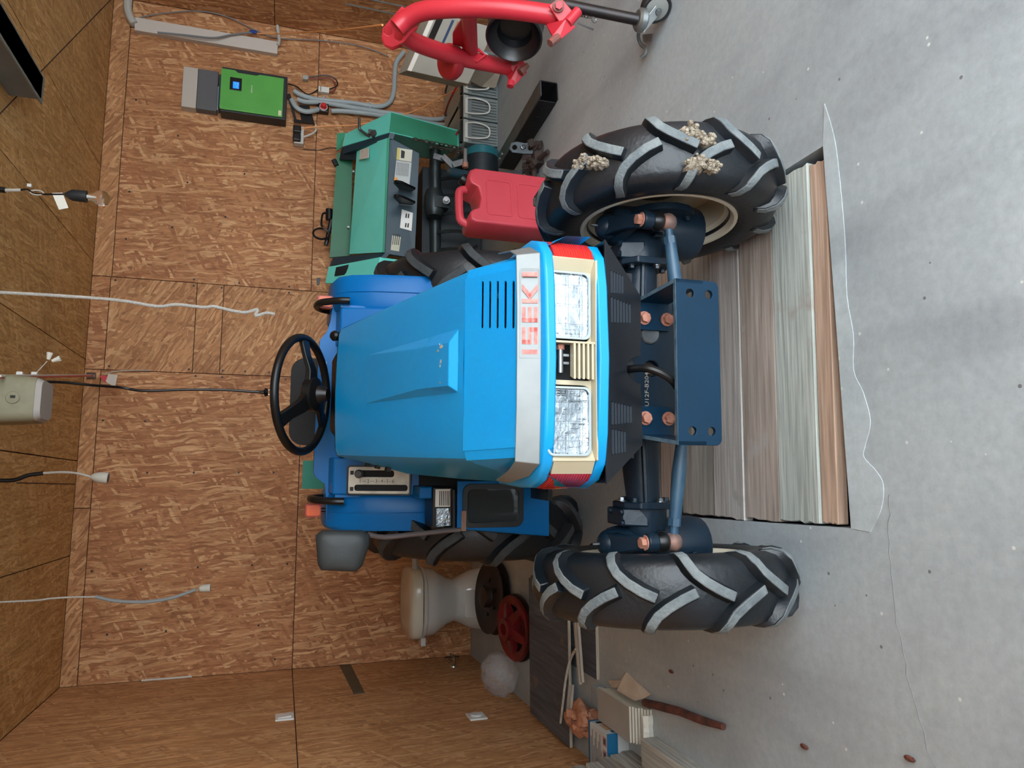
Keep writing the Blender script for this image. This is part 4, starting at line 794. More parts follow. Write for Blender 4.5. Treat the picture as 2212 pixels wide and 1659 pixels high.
wl3 = slab(rel(TO, (1.923, 4.022, 0.623), (1.789, 4.036, 0.633), (1.772, 4.036, 0.542), (1.921, 4.022, 0.532)), .001).build('instruction_label', pm('label_grey', (190, 196, 196), .5), fb, smooth=0)
for k in range(9): slab(rel(TO, (1.911, 4.020, 0.618), (1.833, 4.028, 0.621), (1.833, 4.028, 0.618), (1.911, 4.020, 0.615)), .001).build('label_line', pm('label_ink', (96, 102, 104), .6), wl3, smooth=0).location = Vector((0, 0, -.0083 * k))
slab(rel(TO, (1.820, 4.028, 0.632), (1.787, 4.032, 0.633), (1.784, 4.032, 0.614), (1.817, 4.028, 0.613)), .001).build('label_band', pm('label_orange', (226, 160, 60), .5), wl3, smooth=0)
pl = slab(rel(TO, (1.638, 4.060, 0.580), (1.528, 4.075, 0.587), (1.515, 4.075, 0.518), (1.623, 4.060, 0.514)), .001).build('type_plate', pm('plate_alu', (196, 194, 190), .4, .3), fb, smooth=0)
for k in range(4): slab(rel(TO, (1.613, 4.056, 0.557), (1.589, 4.060, 0.559), (1.588, 4.060, 0.551), (1.613, 4.056, 0.549)), .001).build('plate_print', blk_m, pl, smooth=0).location = ((-.0, 0, 0), (0, 0, -.014), (-.055, .01, 0), (-.055, .01, -.014))[k]
lb4 = slab(rel(TO, (1.499, 4.085, 0.629), (1.393, 4.095, 0.637), (1.389, 4.095, 0.587), (1.496, 4.085, 0.577)), .001).build('notice_label', pm('label_cream2', (196, 198, 176), .5), fb, smooth=0)
for k in range(4): slab(rel(TO, (1.492, 4.082, 0.624), (1.426, 4.089, 0.629), (1.426, 4.089, 0.625), (1.492, 4.082, 0.620)), .001).build('label_line', blk_m, lb4, smooth=0).location = Vector((0, 0, -.0115 * k))
# two pierced lugs of the upper hitch
for x_ in (1.757, 1.672):
    MB().prism([(0, -.03), (.06, -.04), (.17, .055), (.18, .085), (.165, .1), (.14, .1), (.02, .05), (0, .05)], .014, T(x_ - TO.x, 4.03 - TO.y, .555) @ RZ(-100) @ RX(90), holes=[circ(.158, .08, .009, 10)]).build('hitch_lug', black_m, TI, smooth=0, bevel=.002)
# rotor tube, gearbox, tines behind, side plates
MB().tube([Vector((2.107, 4.200, 0.355)) - TO, Vector((1.392, 4.280, 0.332)) - TO], .036, 16).build('rotor_tube', grime_m, TI)
gb = MB().tube([Vector((1.822, 4.160, 0.366)) - TO, Vector((1.782, 4.160, 0.366)) - TO, Vector((1.693, 4.160, 0.365)) - TO, Vector((1.654, 4.160, 0.365)) - TO], [.05, .062, .062, .045], 14); gb.box(Vector((1.730, 4.130, 0.331)) - TO, (.07, .07, .09))
gbo = gb.build('gearbox', grime_m, TI, smooth=40)
MB().lathe([(.022, 0), (.022, .05), (.016, .05), (.016, .075)], 14, Matrix.Translation(Vector((1.722, 4.100, 0.300)) - TO) @ RX(75)).build('drive_shaft', steel_m, gbo)
MB().bx(-.42, .30, .05, .3, .04, .42).build('rotor_hood', tdark_m, TI, smooth=0)
for k in range(7):
    x_ = -.38 + k * .115
    MB().tube(smooth_path([(x_, -.02, .33), (x_, -.07, .26), (x_ + .01, -.07, .15), (x_ + .045, -.04, .09)], 3), .011, 6).build('tine', grime_m, TI)
# round end drum with teal rim, stand jack, bracket bolt and chain
dr = Vector((1.962, 4.040, 0.096)) - TO
MB().tube([dr + Vector((-.11, 0, 0)), dr + Vector((.08, 0, 0))], .105, 24).build('end_drum', tdark_m, TI)
MB().tube([dr + Vector((.045, 0, 0)), dr + Vector((.09, 0, 0)), dr + Vector((.105, 0, 0))], [.108, .108, .09], 24).build('drum_rim', pm('rim_teal', (40, 110, 122), .3, .2), TI)
jk = MB().tube([Vector((1.844, 3.920, 0.313)) - TO, Vector((1.807, 3.860, 0.224)) - TO], .027, 12); jk.tube([Vector((1.810, 3.865, 0.234)) - TO, Vector((1.733, 3.720, 0.018)) - TO], .018, 10)
jk.build('stand_jack', tnavy_m, TI)
MB().tube([Vector((1.850, 3.930, 0.325)) - TO, Vector((1.840, 3.915, 0.308)) - TO], .022, 12).build('jack_cap', steel_m, TI)
bk = MB()
for p, q in (((1.964, 4.000, 0.400), (1.956, 3.980, 0.351)), ((1.956, 3.980, 0.351), (1.904, 3.950, 0.292)), ((1.904, 3.950, 0.292), (1.937, 3.930, 0.218))): bk.box((Vector(p) + Vector(q)) / 2 - TO, ((Vector(p) - Vector(q)).length + .01, .008, .035), (0, math.atan2(Vector(p).z - Vector(q).z, Vector(q).x - Vector(p).x), 0))
bk.build('hitch_bracket', steel_m, TI, smooth=0)
MB().tube([Vector((2.006, 3.930, 0.226)) - TO, Vector((1.918, 3.930, 0.226)) - TO], .012, 10).build('hitch_pin', pm('zinc', (150, 148, 150), .4, .7), TI)
MB().tube([Vector((1.918, 3.930, 0.226)) - TO, Vector((1.889, 3.930, 0.226)) - TO], .018, 6).build('pin_nut', rust_m, TI, smooth=0)
chn = pm('chain_rust', (84, 70, 62), .6, .5, (52, 46, 44), 60)
def chain(p, q, n, sag, par, o):
    p, q = Vector(p) - o, Vector(q) - o; L_ = (q - p).length / n
    for i in range(n):
        t0 = (i + .5) / n; c_ = p.lerp(q, t0) + Vector((0, 0, -sag * 4 * t0 * (1 - t0))); dx = (q - p).normalized(); dz = Vector((0, -1, 0)) if i % 2 else Vector((.3, -.3, .9)); dz = (dz - dx * dz.dot(dx)).normalized()
        MB().tube([c_ + dx * L_ * .62 * math.cos(2 * math.pi * j / 10) + dz * L_ * .36 * math.sin(2 * math.pi * j / 10) for j in range(10)], L_ * .13, 5, closed=True).build('chain_link', chn, par)
chain((2.060, 4.000, 0.530), (2.010, 3.940, 0.232), 11, .02, TI, TO); chain((2.027, 4.000, 0.437), (1.987, 3.940, 0.232), 8, .015, TI, TO)
# jack handle with clamp on the right, release lever, hydraulic tap and hoses at the rear
MB().tube(smooth_path(rel(TO, (2.250, 4.200, 0.829), (2.189, 4.200, 0.827), (2.170, 4.200, 0.816), (2.121, 4.170, 0.762)), 4), .0085, 8).build('adjuster_handle', pm('gunmetal', (84, 92, 94), .35, .6), TI)
cl_ = MB().tube([Vector((2.138, 4.140, 0.749)) - TO, Vector((2.106, 4.130, 0.733)) - TO], .022, 12); cl_.box(Vector((2.146, 4.160, 0.761)) - TO, (.03, .02, .03)); cl_.build('adjuster_clamp', MATS['gunmetal'], TI)
MB().tube([Vector((2.080, 4.460, 0.959)) - TO, Vector((2.042, 4.460, 0.940)) - TO], .016, 10).build('lift_eye', tdark_m, TI)
tp_ = MB().tube([Vector((1.762, 4.500, 0.976)) - TO, Vector((1.692, 4.500, 0.974)) - TO], .022, 12); tp_.tube([Vector((1.693, 4.500, 0.960)) - TO, Vector((1.522, 4.500, 0.989)) - TO], .014, 8); tp_.build('hydraulic_tap', black_m, TI)
MB().tube(smooth_path(rel(TO, (1.736, 4.500, 0.989), (1.724, 4.500, 1.015), (1.656, 4.500, 1.021), (1.642, 4.500, 1.009)), 4), .007, 6).build('tap_lever', black_m, TI)
MB().tube([Vector((1.584, 4.470, 1.021)) - TO + Vector((.035 * math.cos(t * .4), 0, .05 * math.sin(t * .4))) for t in range(16)], .007, 6, closed=True).build('hose_coil', black_m, TI)
slab(rel(TO, (1.300, 4.470, 1.015), (1.254, 4.470, 1.022), (1.253, 4.470, 1.038), (1.297, 4.470, 1.040)), .01).build('rear_lug', black_m, TI, smooth=0)
# legs so that it stands
for x_ in (-.38, .28): MB().bx(x_ - .02, x_ + .02, -.05, .25, 0, .12).build('skid', tdark_m, TI, smooth=0)
# teal board behind the tractor seat
o = slab(rel(Vector((0.064, 3.400, 1.037)), (0.127, 3.400, 1.019), (-0.001, 3.400, 1.015), (-0.000, 3.400, 1.112), (0.127, 3.400, 1.111)), .02).build('panel', pm('board_teal', (52, 150, 132), .6, 0, (46, 138, 122), 6), None, smooth=0, loc=(0.064, 3.400, 1.037))
bo = o
pst = MB().bx(-.02, .02, .03, .07, -Vector((0.064, 3.400, 1.037)).z, .02).build('stand_post', tdark_m, bo, smooth=0)
tag(bo, 'small teal metal board standing on a post behind the tractor seat', 'board')

# ================================================================== red jerrycan
can_m = pm('can_red', (196, 62, 76), .42, 0, (206, 72, 86), 5, dirt=(186, 78, 88), damt=.3, dscale=9)
JO = Vector((1.36, 3.2, 0)); JC = thing('jerrycan', 'red plastic jerrycan with two embossed panels beside the right front tyre', 'jerrycan', JO, R(8))
JP = T(0, -.075, 0) @ RX(90)
def jo(x): return [(x0 * 1., z0) for x0, z0 in x]
out = [(-.145, .02), (-.13, .0), (.13, .0), (.145, .02), (.145, .36), (.135, .40), (.10, .425), (.045, .43), (.035, .40), (.02, .385), (-.02, .385)]
body = [(-.145, .012), (-.135, 0), (.135, 0), (.145, .012), (.145, .375), (.13, .40), (.085, .408), (.06, .40), (.045, .365), (-.015, .352), (-.07, .365), (-.085, .40), (-.105, .41), (-.135, .405), (-.145, .385)]
jb = MB(); rg = []
for q, y in ((.965, -.085), (1, -.072), (1, .072), (.965, .085)): rg.append([Vector((x * q, y, .2 + (z - .2) * q)) for x, z in body])
jbo = jb.loft(rg).build('body', can_m, JC, smooth=40, bevel=.006, seg=3)
for z0, z1 in ((.195, .325), (.035, .17)):
    MB().prism(rrect(-.10, .09, z0, z1, .018), .005, T(0, -.083, 0) @ RX(90), holes=[rrect(-.092, .082, z0 + .008, z1 - .008, .013)]).build('embossed_frame', can_m, jbo, smooth=40, bevel=.002)
MB().tube(smooth_path([(-.115, 0, .40), (-.10, 0, .43), (-.06, 0, .437), (.02, 0, .437), (.06, 0, .43), (.07, 0, .40)], 5), [.02] * 26, 10).build('handle', can_m, JC)
MB().lathe([(.026, 0), (.03, .006), (.03, .03), (.022, .036)], 14, T(.112, 0, .395) @ RY(35)).build('cap', black_m, JC)

# ================================================================== batteries in a row under the inverter
bat_m = pm('battery_grey', (118, 126, 126), .55, 0, (104, 112, 112), 8); bats = pm('battery_side', (70, 76, 76), .6)
rope_m = pm('white_rope', (214, 214, 208), .7)
for i, (x0, lb) in enumerate(((2.085, 'grey battery with rope handle at the left end of the row'), (2.245, 'second grey battery with rope handle from the left'), (2.405, 'third grey battery from the left, partly behind the cardboard'), (2.565, 'grey battery at the right end of the row under the carton'))):
    B = thing('battery', lb, 'battery', (x0 + .077, 4.27, 0), 0, 'batteries of the solar system')
    b0 = MB().bx(-.076, .076, -.27, .27, 0, .205).build('case', bat_m, B, smooth=0, bevel=.004)
    for k in range(7): MB().bx(-.062 + k * .0185, -.058 + k * .0185, -.2735, -.268, .01, .17).build('case_rib', bats, b0, smooth=0)
    MB().bx(-.074, .074, -.274, .274, .192, .222).build('lid', pm('battery_lid', (164, 168, 162), .5), B, smooth=0, bevel=.003)
    MB().bx(-.05, .05, -.282, -.27, .196, .214).build('handle_grip', pm('grip_white', (210, 212, 208), .5), B, smooth=0, bevel=.003)
    MB().tube(smooth_path([(-.048, -.28, .2), (-.05, -.29, .14), (-.035, -.292, .075), (0, -.292, .06), (.035, -.292, .075), (.05, -.29, .14), (.048, -.28, .2)], 5), .0048, 7).build('rope_handle', rope_m, B)
    MB().bx(-.07, .07, -.262, -.235, .222, .236).build('terminal_cover', black_m, B, smooth=0)
    for y in (-.2, .2): MB().tube([(.03, y, .222), (.03, y, .238)], .012, 10).build('terminal', steel_m, B)
    MB().tube(smooth_path([(.03, -.2, .235), (-.02, -.1, .262), (.01, .05, .25), (.03, .2, .235)], 5), .006, 6).build('battery_cable', black_m if i % 2 else pm('cable_red', (170, 30, 36), .5), B)
# ================================================================== red three-point implement on a caster stand, cut by the right edge of the view
red_m = pm('implement_red', (196, 44, 58), .36, 0, (206, 52, 66), 4, dirt=(176, 62, 68), damt=.22, dscale=9)
redd_m = pm('implement_worn', (150, 84, 76), .6, .2, (110, 90, 84), 40)
zinc_m = pm('zinc_plate', (150, 156, 158), .38, .75, (128, 134, 136), 12)
RO = Vector((1.6, 2.3, 0))
RI = thing('hitch_implement', 'red tubular three-point implement with pierced top plate standing on a caster', 'implement', RO)
near = smooth_path(rel(RO, (1.573, 2.280, 0.878), (1.601, 2.260, 0.846), (1.612, 2.220, 0.797), (1.598, 2.150, 0.693), (1.578, 2.080, 0.535), (1.553, 2.030, 0.348)), 6)
far = smooth_path(rel(RO, (1.610, 2.360, 0.850), (1.616, 2.400, 0.806), (1.639, 2.460, 0.726), (1.688, 2.560, 0.576), (1.724, 2.620, 0.444), (1.749, 2.660, 0.327)), 6)
MB().tube(near, .032, 18).build('near_tube', red_m, RI); MB().tube(far, .032, 18).build('far_tube', red_m, RI)
def plate(pts, y, th, hol=()):   # upright plate given by world points at about depth y
    P_ = [Vector(p) - RO for p in pts]; o_ = P_[0]; x_ = (P_[1] - P_[0]).normalized(); n_ = x_.cross(P_[2] - P_[0]).normalized(); M_ = FR(o_, x_, n_); I_ = M_.inverted()
    H_ = [[(lambda q: (q.x, q.y))(I_ @ (Vector(c) - RO)) for c in [h]][0] + (r,) for h, r in hol]
    return MB().prism([((I_ @ p).x, (I_ @ p).y) for p in P_], th, M_, holes=[circ(a, b, r, 18) for a, b, r in H_])
tp1 = [(1.628, 2.240, 0.869), (1.592, 2.260, 0.806), (1.549, 2.320, 0.848), (1.523, 2.330, 0.889), (1.528, 2.330, 0.915), (1.544, 2.310, 0.930), (1.559, 2.290, 0.930)]
plate(tp1, 2.28, .012, [((1.552, 2.290, 0.911), .0145), ((1.560, 2.310, 0.868), .0145)]).build('top_plate', red_m, RI, smooth=0, bevel=.003)
tp2 = [(1.682, 2.340, 0.854), (1.644, 2.360, 0.792), (1.601, 2.420, 0.833), (1.577, 2.430, 0.875), (1.576, 2.420, 0.907), (1.589, 2.400, 0.924), (1.609, 2.380, 0.922)]
plate(tp2, 2.38, .012).build('top_plate', red_m, RI, smooth=0, bevel=.003)
MB().tube([Vector((1.593, 2.150, 0.657)) - RO, Vector((1.726, 2.560, 0.542)) - RO], .027, 16).build('cross_tube', red_m, RI)
plate([(1.621, 2.200, 0.654), (1.718, 2.540, 0.540), (1.717, 2.530, 0.625), (1.693, 2.420, 0.650)], 2.4, .01).build('gusset', red_m, RI, smooth=0, bevel=.002)
MB().tube([Vector(p) - RO for p in ((1.678, 2.530, 0.611), (1.686, 2.560, 0.519), (1.717, 2.560, 0.485), (1.736, 2.560, 0.511), (1.718, 2.540, 0.581))], .007, 8).build('weld_loop', red_m, RI)
MB().lathe([(.02, 0), (.06, .0), (.068, .012), (.068, .04), (.06, .05), (.02, .05)], 32, Matrix.Translation(Vector((1.690, 2.600, 0.595)) - RO) @ RX(20) @ RY(-15)).build('guard_dish', pm('implement_dark_red', (168, 34, 44), .4), RI)
# hitch clevises with bolts and pins
def clevis(q, s, tip1, tip2, pin, nm):
    P_ = plate(q, 0, .012); P_.build('clevis_plate', red_m, RI, smooth=0, bevel=.003)
clv = [(((1.551, 1.990, 0.429), (1.577, 1.970, 0.396), (1.528, 1.980, 0.335), (1.501, 2.020, 0.371)), (1.551, 1.985, 0.397)), (((1.752, 2.620, 0.384), (1.782, 2.600, 0.358), (1.733, 2.600, 0.286), (1.694, 2.650, 0.318)), (1.750, 2.605, 0.349))]
for q, bc in clv:
    plate(q, 0, .012).build('clevis_plate', red_m, RI, smooth=0, bevel=.003)
    q2 = [tuple(Vector(p) + Vector((.02, .075, -.01))) for p in q]; plate(q2, 0, .012).build('clevis_plate', red_m, RI, smooth=0, bevel=.003)
    c_ = Vector(bc) - RO; MB().tube([c_, c_ + Vector((-.006, -.012, .004))], .019, 16).build('washer', redd_m, RI); MB().tube([c_ + Vector((-.006, -.012, .004)), c_ + Vector((-.014, -.026, .008))], .0125, 6).build('bolt', red_m, RI, smooth=0)
MB().tube([Vector((1.538, 1.970, 0.334)) - RO, Vector((1.495, 1.980, 0.368)) - RO], .017, 12).build('hitch_pin', red_m, RI)
MB().hexa([Vector(p) - RO for p in ((1.502, 1.970, 0.378), (1.488, 1.980, 0.337), (1.437, 2.000, 0.393), (1.452, 2.000, 0.416), (1.535, 2.060, 0.415), (1.526, 2.070, 0.375), (1.464, 2.030, 0.386), (1.477, 2.030, 0.407))]).build('clevis_tongue', red_m, RI, smooth=0, bevel=.003)
MB().tube([Vector((1.454, 2.000, 0.393)) - RO, Vector((1.425, 2.000, 0.423)) - RO], .013, 10).build('pin_tip', redd_m, RI)
MB().hexa([Vector(p) - RO for p in ((1.729, 2.600, 0.330), (1.710, 2.610, 0.287), (1.661, 2.640, 0.334), (1.673, 2.640, 0.358), (1.745, 2.680, 0.370), (1.740, 2.690, 0.334), (1.673, 2.660, 0.328), (1.686, 2.660, 0.352))]).build('clevis_tongue', red_m, RI, smooth=0, bevel=.003)
MB().tube([Vector((1.691, 2.590, 0.326)) - RO, Vector((1.723, 2.580, 0.297)) - RO], [.017, .010], 12).build('hitch_pin', redd_m, RI)
MB().tube([Vector((1.675, 2.640, 0.350)) - RO, Vector((1.651, 2.640, 0.354)) - RO], .015, 12).build('pin_tip', red_m, RI)
MB().tube([Vector((1.510, 1.990, 0.328)) - RO, Vector((1.498, 1.990, 0.272)) - RO], .003, 6).build('linch_pin', steel_m, RI)
chain((1.547, 2.000, 0.319), (1.547, 2.000, 0.276), 4, .0, RI, RO)
MB().tube([Vector((1.541, 2.000, 0.264)) - RO + Vector((.010 * math.cos(t * .52), -.003 * math.sin(t * .52), .010 * math.sin(t * .52))) for t in range(12)], .0015, 5, closed=True).build('split_ring', steel_m, RI)
# black leg and locked caster
MB().tube([Vector((1.636, 2.080, 0.360)) - RO, Vector((1.564, 1.985, 0.105)) - RO], .019, 14).build('stand_leg', pm('leg_black', (30, 32, 36), .4, .3, (52, 44, 42), 12), RI)
W0 = Vector((1.606, 1.960, 0.011)); W0.z = .052
wd_ = (Vector((1.564, 1.985, 0.105)) - W0)
MB().lathe([(.03, -.014), (.046, -.016), (.051, -.012), (.051, .012), (.046, .016), (.03, .014)], 32, Matrix.Translation(W0 - RO) @ RZ(28) @ RY(90)).build('caster_wheel', pm('caster_rubber', (34, 34, 38), .5), RI)
MB().lathe([(.012, -.02), (.03, -.017), (.04, -.015), (.04, .015), (.03, .017), (.012, .02)], 28, Matrix.Translation(W0 - RO) @ RZ(28) @ RY(90)).build('wheel_centre', pm('caster_hub', (140, 142, 138), .5), RI)
ct = Vector((1.565, 1.985, 0.101)) - RO
MB().tube([ct + Vector((0, 0, .012)), ct + Vector((0, 0, .004)), ct - Vector((0, 0, .012)), ct - Vector((0, 0, .018))], [.03, .038, .04, .034], 22).build('swivel_plate', zinc_m, RI)
for s_ in (-1, 1):
    sd_ = Vector((math.cos(R(28)), math.sin(R(28)), 0)) * .026 * s_; c0 = ct - Vector((0, 0, .012)) + sd_; w0 = W0 - RO + sd_; fd = (w0 - c0); fd.z = 0; fd.normalize()
    MB().add([c0 - fd * .026, c0 + fd * .024, w0 + fd * .016 + Vector((0, 0, .012)), w0 + Vector((0, 0, -.016)), w0 - fd * .02 + Vector((0, 0, .0))] + [p + sd_ * .12 for p in (c0 - fd * .026, c0 + fd * .024, w0 + fd * .016 + Vector((0, 0, .012)), w0 + Vector((0, 0, -.016)), w0 - fd * .02)], [(0, 1, 2, 3, 4), (9, 8, 7, 6, 5), (0, 1, 6, 5), (1, 2, 7, 6), (2, 3, 8, 7), (3, 4, 9, 8), (4, 0, 5, 9)]).build('fork_plate', zinc_m, RI, smooth=0, bevel=.002)
    MB().hexbolt(w0 + sd_ * .12, sd_, .009, .012).build('axle_nut', zinc_m, RI, smooth=25)
bl = smooth_path(rel(RO, (1.601, 2.084, 0.050), (1.588, 2.101, 0.045), (1.572, 2.113, 0.030), (1.548, 2.099, 0.020), (1.530, 2.104, 0.020), (1.522, 2.117, 0.030)), 4)
MB().tube(bl, .0065, 6).build('brake_pedal', pm('galv', (120, 128, 130), .4, .6), RI)
MB().hexa([Vector(p) - RO for p in ((1.611, 2.115, 0.020), (1.570, 2.043, 0.020), (1.544, 2.052, 0.020), (1.582, 2.117, 0.020), (1.598, 2.097, 0.030), (1.556, 2.026, 0.030), (1.530, 2.034, 0.030), (1.568, 2.099, 0.030))]).build('brake_spring', zinc_m, RI, smooth=0)
# black dished pulley behind the near tube
pd = FR(Vector((1.764, 2.450, 0.395)) - RO, (.3, -1, .1), (-.93, .34, .1))
MB().lathe([(.02, -.03), (.06, -.03), (.07, .0), (.098, .02), (.105, .035), (.112, .03), (.105, -.02), (.112, -.045), (.095, -.05), (.08, -.04), (.02, -.04)], 36, pd).build('belt_pulley', pm('pulley_black', (20, 22, 26), .32, 0, (30, 32, 36), 10), RI)

# ================================================================== cartons by the batteries
card_m = pm('cardboard', (150, 138, 122), .85, 0, (164, 152, 136), 9); cream_c = pm('carton_white', (222, 220, 212), .6)
CO = Vector((2.142, 3.350, 0.408)); CA = thing('carton', 'grey flat carton with white edge and navy stripe behind the red implement', 'carton', CO)
cp = rel(CO, (2.151, 3.450, 0.656), (2.069, 3.350, 0.354), (2.273, 3.150, 0.267), (2.367, 3.250, 0.564))
cbk = Vector((.05, .13, .03))
cb = MB().add(cp + [p + cbk for p in cp], [(0, 1, 2, 3), (7, 6, 5, 4), (0, 4, 5, 1), (1, 5, 6, 2), (2, 6, 7, 3), (3, 7, 4, 0)]).build('body', pm('carton_grey', (158, 156, 146), .7, 0, (146, 144, 136), 6), CA, smooth=0, bevel=.003)
def strip(u0, u1, v0, v1, mat, nm, lift=-.002):
    q = [cp[0].lerp(cp[1], u).lerp(cp[3].lerp(cp[2], u), v) for u, v in ((u0, v0), (u1, v0), (u1, v1), (u0, v1))]; n_ = (q[1] - q[0]).cross(q[3] - q[0]).normalized(); n_ = n_ if n_.y < 0 else -n_
    MB().add([p + n_ * .001 for p in q] + [p + n_ * .002 for p in q], [(0, 1, 2, 3), (7, 6, 5, 4), (0, 4, 5, 1), (1, 5, 6, 2), (2, 6, 7, 3), (3, 7, 4, 0)]).build(nm, mat, cb, smooth=0)
strip(0, .07, 0, 1, cream_c, 'lit_edge'); strip(.1, .2, .45, 1, black_m, 'black_band'); strip(.33, .37, .5, .95, pm('carton_navy', (30, 56, 92), .6), 'navy_stripe'); strip(.42, .5, .82, .95, pm('carton_brown', (150, 112, 84), .7), 'brown_patch')  # the white strip paints in the lit top edge
FO = Vector((2.255, 3.628, 0.235)); fl2 = rel(FO, (2.442, 3.900, 0.226), (2.493, 3.750, 0.189), (2.543, 3.850, 0.007), (2.457, 3.970, 0.025), (2.454, 3.980, 0.112))
o = MB().add(fl2 + [p + Vector((.01, .02, .014)) for p in fl2], [(0, 1, 2, 3, 4), (9, 8, 7, 6, 5)] + [(i, (i + 1) % 5, 5 + (i + 1) % 5, 5 + i) for i in range(5)]).build('cardboard_sheet', card_m, None, smooth=0, loc=FO); tag(o, 'curled brown cardboard sheet lying on the batteries', 'cardboard')
TO2 = Vector((2.192, 3.500, 0.398)); tp3 = rel(TO2, (2.283, 3.620, 0.486), (2.205, 3.520, 0.316), (2.187, 3.520, 0.295), (2.185, 3.550, 0.314), (2.276, 3.660, 0.488))
o = MB().add(tp3 + [p + Vector((.03, .06, -.012)) for p in tp3], [(0, 1, 2, 3, 4), (9, 8, 7, 6, 5)] + [(i, (i + 1) % 5, 5 + (i + 1) % 5, 5 + i) for i in range(5)]).build('beige_profile', pm('beige_trim', (176, 168, 152), .6), CA, smooth=0, bevel=.003)
o.location = TO2 - CO

# ================================================================== steel channel and coupling on the floor
bs_m = pm('beam_black', (26, 28, 32), .42, .3, (40, 40, 42), 10, dirt=(60, 50, 46), damt=.25, dscale=14); bsl_m = pm('beam_grey', (86, 90, 92), .45, .5, (70, 72, 76), 12)  # the top flange gets the lighter grey
BO = Vector((1.86, 3.35, 0)); BE = thing('steel_beam', 'black open box-section steel beam lying on the concrete in front of the batteries', 'steel beam', BO, R(4))
for nm, x0, x1, z0, z1, y0, y1, mt_ in (('bottom_flange', -.042, .042, 0, .006, -.36, .34, bs_m), ('side_web', -.042, -.036, .006, .088, -.33, .34, bs_m), ('side_web', .036, .042, .006, .094, -.37, .34, bs_m), ('top_flange', -.042, .042, .088, .094, -.37, .34, bsl_m)):
    MB().bx(x0, x1, y0, y1, z0, z1).build(nm, mt_, BE, smooth=0, bevel=.0015, seg=1)
MB().bx(-.036, .036, -.2, -.19, .006, .088).build('diaphragm', pm('beam_inner', (44, 34, 32), .8), BE, smooth=0)
for y in (-.28, -.2, -.12): MB().bx(-.046, -.042, y, y + .03, .03, .06).build('slot_plate', bs_m, BE, smooth=0)
for y in (.26, .31): MB().tube([(0, y, .094), (0, y, .1)], .012, 12).build('bolt_head', steel_m, BE)
HO = Vector((1.652, 3.265, 0.000)); HT = thing('hitch_coupling', 'rusty hinged hitch coupling with pierced arms lying by the beam', 'coupling', HO)
rst = pm('old_rust', (70, 54, 48), .75, .2, (46, 44, 44), 30, bump=.5, bscale=90); gun = pm('coupling_steel', (66, 76, 82), .42, .5, (52, 58, 62), 20)
for dx, dy, rz_ in ((-.05, .03, 8), (.045, -.06, -14)):
    MB().prism([(-.03, 0), (.025, 0), (.03, .05), (.02, .09), (.026, .13), (.018, .16), (-.012, .168), (-.03, .15), (-.034, .09)], .012, T(dx, dy, .005) @ RZ(rz_) @ RX(68), holes=[circ(-.004, .14, .012, 12), circ(-.004, .06, .011, 12)]).build('hitch_arm', gun, HT, smooth=0, bevel=.002)
b_ = MB(); random.seed(5)
for k in range(14): b_.box((random.uniform(-.05, .07), random.uniform(-.09, .03), random.uniform(.02, .075)), (random.uniform(.02, .055), random.uniform(.02, .05), random.uniform(.02, .05)), (random.random(), random.random(), random.random()))
b_.bx(-.04, .06, -.07, .02, 0, .05); b_.build('hinge_block', rst, HT, smooth=0, bevel=.004)
MB().tube([(-.09, .0, .03), (.09, -.02, .04)], .014, 10).build('hinge_pin', rst, HT)
MB().tube([(-.02, -.08, .03), (-.02, -.16, .012)], .012, 8).build('draw_pin', rst, HT)
for k in range(4): MB().tube([(.05 + .012 * math.cos(t * .7), -.02 - k * .007, .1 + .012 * math.sin(t * .7)) for t in range(9)], .003, 5, closed=True).build('spring_coil', steel_m, HT)

# ================================================================== electrics on the back wall
yw = YB
inv_k = pm('inverter_black', (34, 40, 46), .5); inv_g = pm('inverter_green', (92, 176, 78), .5, 0, (84, 168, 74), 10)
IN = thing('solar_inverter', 'green wall inverter with black sides and lit blue screen', 'inverter', (2.505, yw - .001, 1.26))
MB().bx(-.15, .15, -.10, 0, 0, .395).build('casing', inv_k, IN, smooth=0, bevel=.004)
fp_ = MB().prism([(-.14, .022), (.128, .022), (.128, .17), (.118, .19), (.118, .30), (.132, .318), (.132, .398), (-.14, .398)], .012, T(0, -.1, 0) @ RX(90)).build('front_cover', inv_g, IN, smooth=0, bevel=.003)
ds = MB().bx(-.006, .08, -.116, -.112, .275, .345).build('display_frame', black_m, IN, smooth=0, bevel=.002)
scm, nt, b = nodes('screen_blue'); b.inputs['Base Color'].default_value = lin((20, 90, 200)); b.inputs['Emission Color'].default_value = lin((20, 110, 230)); b.inputs['Emission Strength'].default_value = .9
MB().bx(.006, .05, -.1175, -.116, .29, .326).build('screen', scm, ds, smooth=0)
for x0, x1, z0, z1 in ((.03, .045, .310, .312), (.012, .03, .300, .303), (.034, .044, .296, .300)): MB().bx(x0, x1, -.1182, -.1176, z0, z1).build('screen_digit', pm('digit', (190, 220, 250), .5), ds, smooth=0)
text_mesh('maker_name', 'ebatron', .017, T(.02, -.1125, .215) @ RX(90), pm('name_white', (216, 226, 210), .6), fp_)
MB().bx(-.132, -.098, -.1135, -.1122, .03, .048).build('rating_label', pm('label_w', (226, 222, 190), .5), fp_, smooth=0)
MB().bx(-.12, .1, -.09, -.01, .395, .41).build('top_vent', pm('vent_blue', (30, 52, 72), .5), IN, smooth=0)
JB = thing('junction_box', 'two-tone grey junction box fixed above the green inverter', 'junction box', (2.505, yw, 1.68))
MB().bx(-.135, .135, -.06, 0, 0, .118).build('lower_half', pm('jb_dark', (92, 94, 98), .6), JB, smooth=0, bevel=.003)
MB().bx(-.135, .135, -.06, 0, .12, .205).build('upper_half', pm('jb_light', (190, 184, 174), .6), JB, smooth=0, bevel=.003)
